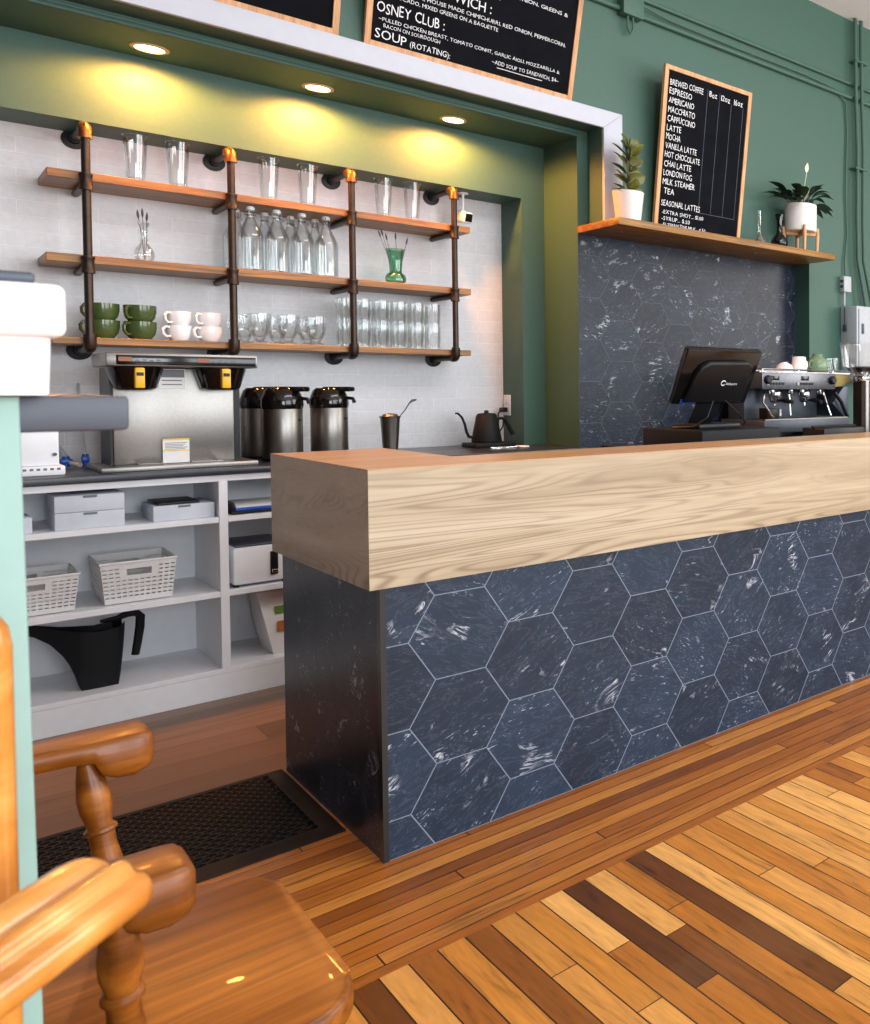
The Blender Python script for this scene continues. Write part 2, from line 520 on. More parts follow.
# alcove: lowered soffit, right cheek, back wall round the brick niche
mb = MB()
mb.box(-3.0, 2.50, YT, 4.94, 2.563, 2.70)
mb.box(2.380, 2.50, YT, 4.94, 0.0, 2.563)
mb.box(-3.0, 2.380, YA, 4.94, 2.265, 2.563)
mb.box(2.252, 2.380, YA, 4.94, 0.0, 2.265)
struct('wall_alcove', mb, M['green'], smooth=False)
mb = MB(); mb.box(-3.0, 2.252, YB, 4.94, 0.0, 2.265); struct('wall_brick', mb, M['brick'], smooth=False)
# white casing round the opening, mitred at the corner
mb = MB()
mb.prism([(-3.0, 2.595), (2.440, 2.595), (2.550, 2.688), (-3.0, 2.688)], 'y', 4.078, YM, bev=0.003)
mb.prism([(2.440, 2.089), (2.550, 2.089), (2.550, 2.688), (2.440, 2.595)], 'y', 4.078, YM, bev=0.003)
struct('trim_1', mb, M['trim'])
# thin painted bead on the edge of the soffit
mb = MB(); mb.box(-3.0, 2.380, YT - 0.012, YT, 2.563, 2.574, bev=0.003); mb.box(-3.0, 2.40, YT - 0.007, YT, 2.580, 2.590, bev=0.002)
struct('trim_2', mb, M['green'])
mb = MB(); mb.box(-3.1, -3.0, -4.0, 4.94, 0, 3.85); struct('wall_left', mb, M['bounce_cut'], smooth=False)
mb = MB(); mb.box(-3.0, -0.8, -4.1, -4.0, 0, 3.85); struct('wall_light_block', mb, M['bounce_cut'], smooth=False)  # unseen wall stub added to block light from the left front
mb = MB(); mb.box(7.5, 7.6, -4.0, 4.36, 0, 3.85); struct('wall_right', mb, M['trim'], smooth=False)

# ---------------------------------------------------------------- hexagon tiling
def hex_panel(a0, a1, z0, z1, ca, cz, R, to3, mats, gap=0.0013, depth=0.0012):
    """one connected skin of hexagons (flat top) clipped to a rectangle; to3 maps (a, z) to room space"""
    bm = bmesh.new()
    key = {}
    def V(a, z):
        k = (round(a, 4), round(z, 4))
        if k not in key:
            key[k] = bm.verts.new((a, 0, z))
        return key[k]
    H = R * math.sqrt(3)
    lay = bm.loops.layers.float_color.new('tile_seed')
    rnd = random.Random(5)
    i0, i1 = int((a0 - ca) / (1.5 * R)) - 2, int((a1 - ca) / (1.5 * R)) + 2
    for i in range(i0, i1 + 1):
        for j in range(int((z0 - cz) / H) - 2, int((z1 - cz) / H) + 3):
            x = ca + i * 1.5 * R
            z = cz + j * H + (H / 2 if i % 2 else 0)
            if x + R < a0 or x - R > a1 or z + H < z0 or z - H > z1:
                continue
            f = bm.faces.new([V(x + R * math.cos(PI / 3 * k), z + R * math.sin(PI / 3 * k)) for k in range(6)])
            s = (rnd.random(), rnd.random(), rnd.random(), 1)
            for l in f.loops:
                l[lay] = s
    for co, no in (((a0, 0, 0), (-1, 0, 0)), ((a1, 0, 0), (1, 0, 0)), ((0, 0, z0), (0, 0, -1)), ((0, 0, z1), (0, 0, 1))):
        bmesh.ops.bisect_plane(bm, geom=bm.verts[:] + bm.edges[:] + bm.faces[:], dist=1e-6, plane_co=co, plane_no=no, clear_outer=True)
    small = [f for f in bm.faces if f.calc_area() < 3e-5]
    bmesh.ops.delete(bm, geom=small, context='FACES')
    for f in bm.faces:
        f.material_index = 1
        f.normal_update()
    rim = bmesh.ops.inset_individual(bm, faces=bm.faces[:], thickness=gap, depth=0.0, use_even_offset=True)['faces']
    for f in rim:
        f.material_index = 0
    for v in bm.verts:
        v.co = Vector(to3(v.co.x, v.co.z))
    bmesh.ops.recalc_face_normals(bm, faces=bm.faces)
    w = MB(); w.bm.free(); w.bm = bm
    return w, mats

# tiled wall under the shelf
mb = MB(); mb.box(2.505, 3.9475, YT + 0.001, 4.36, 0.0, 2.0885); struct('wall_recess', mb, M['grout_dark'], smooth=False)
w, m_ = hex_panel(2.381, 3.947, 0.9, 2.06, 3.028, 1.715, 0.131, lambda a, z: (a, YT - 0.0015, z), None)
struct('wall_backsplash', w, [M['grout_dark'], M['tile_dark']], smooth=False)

# ================================================================ BAR COUNTER
bar = thing('bar_counter', 'long bar counter clad in navy hexagon tiles under a deep pale oak band', 'counter', (0.80, 2.40, 0))
XE = 4.6
mb = MB(); mb.box(0.803, XE, 2.404, 3.226, 0.0, 0.72); part('base', mb, M['black_matt'], bar, world=True, smooth=False)
w, m_ = hex_panel(0.806, XE, 0.0, 0.72, 0.993, 0.555, 0.131, lambda a, z: (a, 2.400, z), None)
part('tile_front', w, [M['grout'], M['tile']], bar, label='navy hexagon tiled front', world=True, smooth=False)
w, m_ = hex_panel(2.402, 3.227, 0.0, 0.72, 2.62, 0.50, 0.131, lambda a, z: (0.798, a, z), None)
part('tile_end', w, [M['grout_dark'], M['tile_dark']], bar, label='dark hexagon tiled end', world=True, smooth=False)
mb = MB(); mb.box(0.7960, 0.8095, 2.3970, 2.4200, 0.0, 0.7115); part('corner_strip', mb, M['trimdark'], bar, world=True, smooth=False)
# oak band: front along the bar, end block over the full depth
mb = MB()
mb.prism([(0.768, 2.380), (XE, 2.380), (XE, 2.665), (1.085, 2.665), (1.085, 3.212), (0.768, 3.212)], 'z', 0.712, 1.013)
band = part('oak_band', mb, [M['oak'], M['oak_y']], bar, world=True, smooth=False)
for p in band.data.polygons:
    if abs(p.normal.x) > 0.5: p.material_index = 1
mb = MB()
mb.prism([(0.768, 2.380), (XE, 2.380), (XE, 2.665), (1.085, 2.665), (1.085, 3.212), (0.768, 3.212)], 'z', 1.013, 1.0175)
part('counter_top', mb, M['oak_top_lit'], bar, label='oak counter top tinted with warm lamplight', world=True, smooth=False)
mb = MB(); mb.box(1.085, XE, 2.666, 3.235, 0.90, 0.94, bev=0.003); mb.box(1.09, XE, 3.195, 3.225, 0.72, 0.90)
part('staff_worktop', mb, M['worktop'], bar, label='dark lower worktop on the staff side', world=True)

# ================================================================ RUBBER MAT
def rubber_mat(x0, x1, y0, y1, h=0.014, edge=0.05):
    mb = MB(); bm = mb.bm
    # bevelled border frame
    o = [(x0, y0), (x1, y0), (x1, y1), (x0, y1)]
    i = [(x0 + edge, y0 + edge), (x1 - edge, y0 + edge), (x1 - edge, y1 - edge), (x0 + edge, y1 - edge)]
    m = [(x0 + 0.03, y0 + 0.03), (x1 - 0.03, y0 + 0.03), (x1 - 0.03, y1 - 0.03), (x0 + 0.03, y1 - 0.03)]
    R = [[bm.verts.new((a, b, z)) for a, b in ring] for ring, z in ((o, 0.0), (o, 0.003), (m, h), (i, h), (i, 0.001))]
    for a, b in zip(R[:-1], R[1:]):
        for k in range(4):
            bm.faces.new((a[k], a[(k + 1) % 4], b[(k + 1) % 4], b[k]))
    bm.faces.new(list(R[0]))
    X0, X1, Y0, Y1 = x0 + edge, x1 - edge, y0 + edge, y1 - edge
    nx = int((X1 - X0) / 0.028); ny = int((Y1 - Y0) / 0.0195)
    cw, ch = (X1 - X0) / (nx + 0.5), (Y1 - Y0) / ny
    for r in range(ny):
        for c in range(nx):
            cx = X0 + (c + 0.5 + (0.5 if r % 2 else 0)) * cw
            cy = Y0 + (r + 0.5) * ch
            q = [(cx - cw / 2, cy - ch / 2), (cx, cy - ch / 2), (cx + cw / 2, cy - ch / 2), (cx + cw / 2, cy + ch / 2), (cx, cy + ch / 2), (cx - cw / 2, cy + ch / 2)]
            hw, hh = cw * 0.40, ch * 0.36
            e = [(cx - hw * 0.7, cy - hh), (cx, cy - hh * 1.1), (cx + hw * 0.7, cy - hh), (cx + hw * 0.7, cy + hh), (cx, cy + hh * 1.1), (cx - hw * 0.7, cy + hh)]
            e[0] = (cx - hw, cy - hh * 0.5); e[5] = (cx - hw, cy + hh * 0.5); e[2] = (cx + hw, cy - hh * 0.5); e[3] = (cx + hw, cy + hh * 0.5)
            Q = [bm.verts.new((a, b, h - 0.001)) for a, b in q]
            T = [bm.verts.new((a, b, h + 0.0008)) for a, b in e]
            B = [bm.verts.new((a, b, 0.001)) for a, b in e]
            for k in range(6):
                k2 = (k + 1) % 6
                bm.faces.new((Q[k], Q[k2], T[k2], T[k]))
                bm.faces.new((T[k], T[k2], B[k2], B[k]))
    bmesh.ops.remove_doubles(bm, verts=bm.verts, dist=0.0004)
    return mb
single('floor_mat', rubber_mat(-0.22, 0.790, 2.655, 3.245), M['rubber'], 'black perforated rubber mat on the floor beside the tiled bar end', 'mat', (0, 0, 0.0005), recalc=True, angle=25)

# ================================================================ OPEN SHELVING UNDER THE BACK WORKTOP
cab = thing('open_shelving_unit', 'white open shelving unit under the dark back worktop', 'shelving', (0.8, 4.4, 0))
YF, YK = 4.173, 4.60
def panel(name, *b, lab=None):
    mb = MB(); mb.box(*b, bev=0.0015, seg=1); part(name, mb, M['white'], cab, label=lab, world=True)
panel('back_panel', -0.5, 2.37, YK, YK + 0.012, 0.10, 0.87)
panel('plinth', -0.5, 2.37, YF, YF + 0.018, 0.0, 0.098)
panel('bottom_shelf', -0.5, 2.37, YF, YK, 0.099, 0.118)
panel('top_rail', -0.5, 2.37, YF, YK, 0.857, 0.882)
div = [-0.5, 0.05, 0.829, 1.38, 1.92, 2.342]
for x in div:
    panel('upright', x, x + 0.028, YF - 0.001, YK, 0.118, 0.857)
for a, b in zip(div[:-1], div[1:]):
    panel('shelf', a + 0.028, b, YF + 0.001, YK, 0.401, 0.424)
    panel('shelf', a + 0.028, b, YF + 0.001, YK, 0.695, 0.717)
mb = MB(); mb.prism([(-0.5, 4.148), (2.376, 4.148), (2.376, 4.597), (2.249, 4.597), (2.249, 4.837), (-0.5, 4.837)], 'z', 0.885, 0.91, bev=0.003)
single('back_worktop', mb, M['worktop'], 'dark slate worktop along the brick wall above the white shelving', 'worktop')
bk = thing('back_counter', 'dark worktop run below the tiled wall, carrying the espresso machine', 'counter', (3.6, 4.0, 0))
mb = MB(); mb.prism([(2.51, 3.68), (5.0, 3.68), (5.0, 4.095), (3.945, 4.095), (3.945, 4.238), (2.51, 4.238)], 'z', 0.885, 0.91, bev=0.003); part('worktop', mb, M['worktop'], bk, world=True)
mb = MB(); mb.box(2.53, 4.98, 3.71, 4.08, 0.0, 0.885); part('carcass', mb, M['white'], bk, world=True, smooth=False)

# things kept on the shelving -------------------------------------------------
def carton(x0, x1, y0, y1, z0, h, lab, name='storage_box', open_=False):
    t = thing(name, lab, 'box', ((x0 + x1) / 2, (y0 + y1) / 2, z0))
    mb = MB(); mb.box(x0, x1, y0, y1, z0, z0 + h, bev=0.002); part('body', mb, M['greybox'], t, world=True)
    mb = MB(); mb.tube([((x0 + x1) / 2 - 0.018, y0 - 0.0005, z0 + h - 0.006), ((x0 + x1) / 2 + 0.018, y0 - 0.0005, z0 + h - 0.006)], 0.004, 8)
    part('finger_notch', mb, M['print'], t, world=True)
    return t
bx = [0.377, 0.560]
carton(bx[0], bx[1], 4.20, 4.42, 0.7172, 0.060, 'light grey flat box, bottom of the pair on the top shelf', 'storage_box')
carton(bx[0], bx[1], 4.20, 4.42, 0.7785, 0.060, 'light grey flat box, upper of the pair on the top shelf', 'storage_box')
t = carton(0.640, 0.822, 4.205, 4.43, 0.7172, 0.058, 'light grey flat box on the top shelf with black folder lying on it')
mb = MB(); mb.box(0.655, 0.78, 4.22, 4.42, 0.7755, 0.785, bev=0.002)
single('folder', mb, M['black'], 'thin black folder lying on the grey box on the top shelf', 'folder')
carton(0.20, 0.322, 4.20, 4.36, 0.7172, 0.055, 'small grey box at the left edge of the top shelf', 'storage_box')

def basket(x0, x1, y0, y1, z0, h, lab):
    """tapered plastic basket with rows of slots, a rolled rim and a grip hole front and back"""
    t = thing('plastic_basket', lab, 'basket', ((x0 + x1) / 2, (y0 + y1) / 2, z0), group='white slotted baskets')
    tp = 0.013
    mb = MB(); bm = mb.bm
    bot = [(x0 + tp, y0 + tp), (x1 - tp, y0 + tp), (x1 - tp, y1 - tp), (x0 + tp, y1 - tp)]
    top = [(x0, y0), (x1, y0), (x1, y1), (x0, y1)]
    nv = 10
    for k in range(4):
        k2 = (k + 1) % 4
        L = math.dist(top[k], top[k2]); nu = max(5, int(L / 0.0175))
        us = []
        for c in range(nu):
            us += [c / nu, (c + 0.16) / nu, (c + 0.84) / nu]
        us.append(1.0)
        vs = []
        for r in range(nv):
            vs += [r / nv, (r + 0.36) / nv, (r + 0.70) / nv]
        vs.append(1.0)
        def P(u, v):
            a = [bot[k][i] * (1 - u) + bot[k2][i] * u for i in (0, 1)]
            b = [top[k][i] * (1 - u) + top[k2][i] * u for i in (0, 1)]
            return (a[0] * (1 - v) + b[0] * v, a[1] * (1 - v) + b[1] * v, z0 + h * v)
        V = [[bm.verts.new(P(u, v)) for u in us] for v in vs]
        for r in range(len(vs) - 1):
            for c in range(len(us) - 1):
                uc = (us[c] + us[c + 1]) / 2; vc = (vs[r] + vs[r + 1]) / 2
                row = r // 3
                grip = k in (0, 2) and abs(uc - 0.5) < 0.21 and 0.63 < vc < 0.86
                if k in (0, 2) and abs(uc - 0.5) < 0.17 and 0.67 < vc < 0.82:
                    continue
                if (not grip) and r % 3 == 1 and c % 3 == 1 and 0 < row < nv - 1:
                    continue
                bm.faces.new((V[r][c], V[r][c + 1], V[r + 1][c + 1], V[r + 1][c]))
    bm.faces.new([bm.verts.new((a, b, z0)) for a, b in bot])
    bmesh.ops.remove_doubles(bm, verts=bm.verts, dist=0.0003)
    bmesh.ops.recalc_face_normals(bm, faces=bm.faces)
    thicken(part('body', mb, M['basket'], t, world=True, smooth=False), 0.0022)
    mb = MB(); mb.tube([(a, b, z0 + h) for a, b in top], 0.0045, 8, closed=True); part('rim', mb, M['basket'], t, world=True)
basket(0.490, 0.704, 4.20, 4.46, 0.4275, 0.150, 'white slotted plastic basket on the middle shelf, nearer the white upright')
basket(0.19, 0.436, 4.20, 4.46, 0.4275, 0.130, 'white slotted plastic basket on the middle shelf, next to the sage panel')

# black jug with a long spout
jg = thing('watering_jug', 'black plastic jug with long spout on the bottom shelf', 'jug', (0.49, 4.31, 0.1185))
mb = MB()
rings = []
for x, zb, zt, w_ in [(0.245, 0.372, 0.388, 0.010), (0.28, 0.352, 0.382, 0.013), (0.325, 0.335, 0.372, 0.020), (0.365, 0.300, 0.358, 0.030), (0.395, 0.255, 0.347, 0.042), (0.418, 0.205, 0.341, 0.054), (0.433, 0.155, 0.337, 0.062), (0.441, 0.1188, 0.335, 0.066), (0.49, 0.1188, 0.328, 0.070), (0.540, 0.1188, 0.335, 0.066), (0.547, 0.16, 0.338, 0.060), (0.556, 0.24, 0.343, 0.050), (0.563, 0.315, 0.347, 0.036)]:
    zi = zb + max(0.012, (zt - zb) * 0.12)
    q = 0.0035
    rings.append([(x, 4.31 - w_, zt), (x, 4.31 - w_ * 0.93, (zb + zt) / 2), (x, 4.31 - w_ * 0.8, zb), (x, 4.31 + w_ * 0.8, zb), (x, 4.31 + w_ * 0.93, (zb + zt) / 2), (x, 4.31 + w_, zt), (x, 4.31 + w_ - q, zt), (x, 4.31 + w_ * 0.78 - q, zi), (x, 4.31 - w_ * 0.78 + q, zi), (x, 4.31 - w_ + q, zt)])
mb.loft(rings)
part('body', mb, M['black_matt'], jg, world=True)
mb = MB(); mb.tube([(0.50, 4.31, 0.352), (0.545, 4.31, 0.355), (0.575, 4.31, 0.366), (0.600, 4.31, 0.366), (0.612, 4.31, 0.350), (0.610, 4.31, 0.31), (0.602, 4.31, 0.25), (0.595, 4.31, 0.205)], 0.013, 10, radii=[0.006, 0.010, 0.013, 0.014, 0.014, 0.014, 0.013, 0.012])
part('handle', mb, M['black_matt'], jg, world=True)

# right bay: folders, toaster, bag
t = thing('document_tray', 'blue and black document tray on the top shelf, right bay', 'tray', (1.0, 4.35, 0.7172))
mb = MB(); mb.box(0.875, 1.12, 4.20, 4.50, 0.7172, 0.729, bev=0.002); mb.box(0.875, 0.885, 4.20, 4.50, 0.729, 0.765, bev=0.002); part('tray', mb, M['black'], t, world=True)
mb = MB(); mb.box(0.890, 1.12, 4.215, 4.49, 0.7295, 0.741, bev=0.001); part('blue_file', mb, M['blue'], t, world=True)
mb = MB(); mb.box(0.892, 1.12, 4.22, 4.48, 0.7415, 0.749, bev=0.001); part('papers', mb, M['paper'], t, world=True)
t = thing('toaster', 'white toaster with dark top on the middle shelf, right bay', 'toaster', (0.96, 4.35, 0.4245))
mb = MB(); mb.box(0.873, 1.065, 4.19, 4.46, 0.434, 0.584, bev=0.012); part('body', mb, M['white'], t, world=True)
mb = MB(); mb.box(0.885, 1.055, 4.20, 4.45, 0.580, 0.594, bev=0.005); part('top_cover', mb, M['darkgrey'], t, world=True)
mb = MB(); mb.box(0.995, 1.020, 4.184, 4.196, 0.462, 0.556, bev=0.001); part('lever_slot', mb, M['black'], t, world=True)
mb = MB(); mb.box(0.9975, 1.0175, 4.172, 4.190, 0.470, 0.484, bev=0.003); part('lever', mb, M['chrome'], t, world=True)
mb = MB()
for x in (0.885, 1.045):
    for y in (4.21, 4.44):
        mb = MB(); mb.box(x - 0.008, x + 0.008, y - 0.008, y + 0.008, 0.4245, 0.436); part('foot', mb, M['black'], t, world=True)
t = thing('paper_bag', 'white paper bag with small printed labels, bottom shelf right bay', 'bag', (1.08, 4.33, 0.1185))
mb = MB(); mb.loft([[(1.012, 4.24, 0.1185), (1.16, 4.24, 0.1185), (1.16, 4.42, 0.1185), (1.012, 4.42, 0.1185)], [(0.985, 4.235, 0.25), (1.165, 4.235, 0.25), (1.165, 4.43, 0.25), (0.985, 4.43, 0.25)], [(0.966, 4.27, 0.375), (1.17, 4.27, 0.375), (1.17, 4.40, 0.375), (0.966, 4.40, 0.375)], [(0.962, 4.325, 0.392), (1.172, 4.325, 0.392), (1.172, 4.345, 0.392), (0.962, 4.345, 0.392)]])
part('bag_body', mb, M['paper'], t, world=True)
mb = MB(); mb.box(1.020, 1.06, 4.240, 4.250, 0.285, 0.315); part('printed_label', mb, M['leafprint'], t, label='green printed label', world=True)
mb = MB(); mb.box(1.026, 1.06, 4.228, 4.2345, 0.215, 0.255); part('printed_label', mb, M['orange'], t, label='orange printed label', world=True)
# ================================================================ PIPE SHELVES ON THE BRICK
ps = thing('pipe_shelving', 'three wooden boards on dark iron pipe uprights fixed to the white brick', 'shelving', (1.19, 4.70, 1.40))
for k, (xa, xb, zt, th) in enumerate([(0.412, 1.965, 2.062, 0.032), (0.405, 1.967, 1.741, 0.032), (0.415, 1.963, 1.421, 0.028)]):
    mb = MB(); mb.box(xa, xb, 4.572, 4.832, zt - th, zt, bev=0.002, seg=1)
    part('shelf_board', mb, M['shelfwood'], ps, world=True)
YP = 4.555
for x in (0.519, 0.969, 1.421, 1.880):
    mb = MB(); mb.tube([(x, YP, 1.395), (x, YP, 2.215)], 0.0135, 14)
    up = part('pipe_upright', mb, M['pipe'], ps, world=True)
    # top elbow with its arm back to the wall
    mb = MB(); mb.tube([(x, YP, 2.196), (x, YP, 2.222), (x, YP + 0.005, 2.233), (x, YP + 0.017, 2.238), (x, YP + 0.045, 2.238)], 0.0195, 14)
    mb.lathe([(0.0225, 2.190), (0.0225, 2.203)], (x, YP, 0), 16)
    part('elbow', mb, M['lamplit'], up, label='bronze top elbow', world=True)
    mb = MB(); mb.tube([(x, YP + 0.03, 2.238), (x, 4.832, 2.238)], 0.0135, 12)
    part('wall_arm', mb, M['pipe'], up, world=True)
    R = Matrix.Rotation(-PI / 2, 4, 'X')
    def wall_flange(z):
        mb = MB(); mb.lathe([(0.0, 0.0), (0.040, 0.0), (0.040, 0.006), (0.021, 0.010), (0.019, 0.030), (0, 0.030)], (0, 0, 0), 20, M=Matrix.Translation((x, 4.8395, z)) @ Matrix.Rotation(PI / 2, 4, 'X'))
        part('wall_flange', mb, M['flange'], up, world=True)
    wall_flange(2.238)
    # tees that carry the boards
    for zt in (2.062, 1.741):
        mb = MB()
        mb.lathe([(0.0135, -0.052), (0.0205, -0.050), (0.0205, -0.040), (0.0185, -0.036), (0.0185, 0.002), (0.0205, 0.006), (0.0205, 0.014), (0.0135, 0.016)], (x, YP, zt - 0.022), 16)
        mb.tube([(x, YP, zt - 0.046), (x, YP + 0.04, zt - 0.046)], 0.0165, 12)
        mb.tube([(x, YP + 0.03, zt - 0.046), (x, 4.832, zt - 0.046)], 0.0135, 12)
        part('bracket_tee', mb, M['pipe'], up, world=True)
    mb = MB(); mb.tube([(x, YP, 1.432), (x, YP, 1.398), (x, YP + 0.004, 1.386), (x, YP + 0.015, 1.379), (x, YP + 0.04, 1.378)], 0.0195, 14)
    mb.tube([(x, YP + 0.03, 1.378), (x, 4.832, 1.378)], 0.0135, 12)
    part('bottom_elbow', mb, M['pipe'], up, world=True)
    wall_flange(1.378)

# ---------------------------------------------------------------- glassware and crockery on them
def glass_prof(r0, r1, h, t=0.003, foot=0.010):
    return [(0, 0), (r0, 0), (r0 + (r1 - r0) * 0.5, h * 0.5), (r1, h), (r1 - t, h), (r0 + (r1 - r0) * 0.5 - t, h * 0.5), (r0 - t + (r1 - r0) * foot / h, foot), (0, foot)]
Z1, Z2, Z3 = 2.0625, 1.7415, 1.4215
pint = thing('pint_glass', 'x', 'glass', group='pint glasses on the top pipe shelf')
mb = MB(); mb.lathe(glass_prof(0.029, 0.0395, 0.186, 0.003, 0.016), n=28); part('bowl', mb, M['glass'], pint)
labs = ['clear pint glass on the top pipe shelf, nearest the far left end', 'clear pint glass on the top pipe shelf, just left of the second pipe',
        'clear pint glass on the top pipe shelf, just right of the second pipe', 'clear pint glass on the top pipe shelf, just left of the third pipe',
        'clear pint glass on the top pipe shelf, just right of the third pipe', 'clear pint glass on the top pipe shelf, nearest the security camera']
xs = [0.674, 0.807, 1.120, 1.267, 1.581, 1.711]
for i, (x, l) in enumerate(zip(xs, labs)):
    if i == 0:
        pint.location = (x, 4.63, Z1); pint['label'] = l
    else:
        dup(pint, (x, 4.63, Z1), 0.3 * i, l)
# carafe with dried stems, left on the middle shelf
cf = thing('glass_carafe', 'small clear bulb carafe with dried stems on the middle pipe shelf', 'vase', (0.697, 4.64, Z2))
mb = MB(); mb.lathe([(0, 0.001), (0.024, 0), (0.032, 0.018), (0.033, 0.034), (0.026, 0.054), (0.013, 0.075), (0.0105, 0.10), (0.0125, 0.140), (0.021, 0.160), (0.019, 0.161), (0.0105, 0.140), (0.0085, 0.10), (0.011, 0.076), (0.024, 0.053), (0.030, 0.034), (0.029, 0.019), (0.022, 0.004), (0, 0.004)], n=24)
part('vessel', mb, M['glass'], cf)
def stems(parent, items):
    for (x0, y0, z0), (x1, y1, z1) in items:
        mb = MB(); mb.tube([(x0, y0, z0), ((x0 + x1) / 2 + 0.002, (y0 + y1) / 2, (z0 + z1) / 2), (x1, y1, z1)], 0.0011, 6)
        a = Vector((x0, y0, z0)); b = Vector((x1, y1, z1)); d = (b - a).normalized()
        mb.tube([b - d * 0.005, b + d * 0.008, b + d * 0.02, b + d * 0.034], 0.004, 8, radii=[0.0015, 0.0042, 0.0038, 0.0008])
        part('dried_stem', mb, M['stem'], parent)
stems(cf, [((0.0, 0, 0.01), (-0.016, 0.002, 0.178)), ((0.002, 0, 0.01), (0.010, 0.004, 0.172)), ((0, 0.002, 0.01), (-0.004, -0.004, 0.185))])
# swing-top bottles, two rows
bt = thing('swing_top_bottle', 'x', 'bottle', group='swing-top bottles on the middle pipe shelf')
mb = MB(); mb.lathe([(0, 0.002), (0.040, 0), (0.046, 0.006), (0.046, 0.150), (0.043, 0.168), (0.030, 0.198), (0.018, 0.226), (0.0145, 0.240), (0.0145, 0.258), (0.0175, 0.262), (0.0175, 0.268), (0.0130, 0.268), (0.0125, 0.240), (0.028, 0.198), (0.0415, 0.167), (0.0440, 0.150), (0.0440, 0.008), (0.036, 0.006), (0, 0.010)], n=28)
part('glass_body', mb, M['glass'], bt)
mb = MB(); mb.lathe([(0, 0.269), (0.0155, 0.269), (0.0165, 0.276), (0.013, 0.284), (0, 0.286)], n=18); part('stopper', mb, M['mugwhite'], bt, label='white stopper')
mb = MB()
for s in (-1, 1):
    mb.tube([(s * 0.018, 0, 0.246), (s * 0.021, 0, 0.262), (s * 0.019, 0, 0.276), (0, 0, 0.281)], 0.0014, 6)
    mb.tube([(s * 0.018, 0, 0.246), (s * 0.019, -0.016, 0.238), (s * 0.006, -0.020, 0.226)], 0.0014, 6)
mb.tube([(0.0155 * math.cos(a), 0.0155 * math.sin(a), 0.247) for a in [2 * PI * k / 16 for k in range(16)]], 0.0014, 6, closed=True)
part('wire_bail', mb, M['steel'], bt)
ordn = ['leftmost', 'second', 'third', 'rightmost']
for i, x in enumerate([1.051, 1.147, 1.243, 1.338]):
    l = 'clear swing-top bottle, %s of the front row on the middle pipe shelf' % ordn[i]
    if i == 0: bt.location = (x, 4.632, Z2); bt['label'] = l
    else: dup(bt, (x, 4.632, Z2), 0.4 * i, l)
for i, x in enumerate([1.034, 1.141, 1.240, 1.338]):
    dup(bt, (x - 0.012, 4.745, Z2), 0.5 * i + 0.2, 'clear swing-top bottle, %s of the back row on the middle pipe shelf' % ordn[i])
# green bud vase
gv = thing('bud_vase', 'green glass bud vase with dried lavender stems on the middle pipe shelf', 'vase', (1.638, 4.65, Z2))
mb = MB(); mb.lathe([(0, 0.001), (0.030, 0), (0.044, 0.014), (0.046, 0.030), (0.040, 0.046), (0.028, 0.056), (0.027, 0.070), (0.030, 0.110), (0.039, 0.162), (0.042, 0.172), (0.040, 0.172), (0.036, 0.160), (0.0275, 0.110), (0.0245, 0.070), (0.026, 0.058), (0.037, 0.045), (0.043, 0.030), (0.041, 0.015), (0.028, 0.004), (0, 0.004)], n=28)
part('vessel', mb, M['glass_green'], gv)
stems(gv, [((-0.01, 0, 0.05), (-0.066, -0.002, 0.225)), ((-0.004, 0, 0.05), (-0.036, 0.004, 0.215)), ((0.004, 0, 0.05), (0.004, 0.006, 0.224)), ((0.010, 0, 0.05), (0.048, -0.004, 0.205)), ((-0.008, 0.004, 0.05), (-0.052, 0.01, 0.235))])
# mugs
def mug(name, lab, r, h, mat, group, hr, foot=0.6, n=28, label_cat='mug'):
    t = thing(name, lab, label_cat, group=group)
    w_ = 0.004
    mb = MB(); mb.lathe([(0, 0.002), (r * foot, 0), (r * foot + 0.003, 0.004), (r * 0.90, h * 0.30), (r * 0.99, h * 0.62), (r, h), (r - w_, h), (r * 0.99 - w_, h * 0.62), (r * 0.88 - w_, h * 0.32), (r * foot - w_, 0.010), (0, 0.008)], n=n)
    part('cup', mb, mat, t)
    mb = MB(); mb.tube([(r * 0.93, 0, h * 0.86), (r + hr * 0.55, 0, h * 0.90), (r + hr, 0, h * 0.70), (r + hr * 0.95, 0, h * 0.45), (r + hr * 0.5, 0, h * 0.26), (r * 0.88, 0, h * 0.28)], 0.0055, 10)
    part('handle', mb, mat, t)
    return t
gm = mug('cappuccino_mug', 'x', 0.052, 0.072, M['muggreen'], 'green mugs on the bottom pipe shelf', 0.026)
spots = [(0.566, 0.0, 'lower', 'left stack, behind the first pipe'), (0.566, 0.0665, 'upper', 'left stack, behind the first pipe'), (0.679, 0.0, 'lower', 'right stack, next to the white mugs'), (0.679, 0.0665, 'upper', 'right stack, next to the white mugs')]
for i, (x, dz, w1, w2) in enumerate(spots):
    l = 'green glazed mug, %s of the %s' % (w1, w2)
    rz = PI + (0.5 if x < 0.6 else 0.75) + 0.1 * (i % 2)
    if i == 0: gm.location = (x, 4.64, Z3); gm.rotation_euler = (0, 0, rz); gm['label'] = l
    else: dup(gm, (x, 4.64, Z3 + dz), rz, l)
wm = mug('coffee_cup', 'x', 0.043, 0.064, M['mugwhite'], 'white cups on the bottom pipe shelf', 0.026, 0.62, label_cat='cup')
spots = [(0.800, 0.0, 'lower', 'stack beside the green mugs'), (0.800, 0.0585, 'upper', 'stack beside the green mugs'), (0.900, 0.0, 'lower', 'stack beside the second pipe'), (0.900, 0.0585, 'upper', 'stack beside the second pipe')]
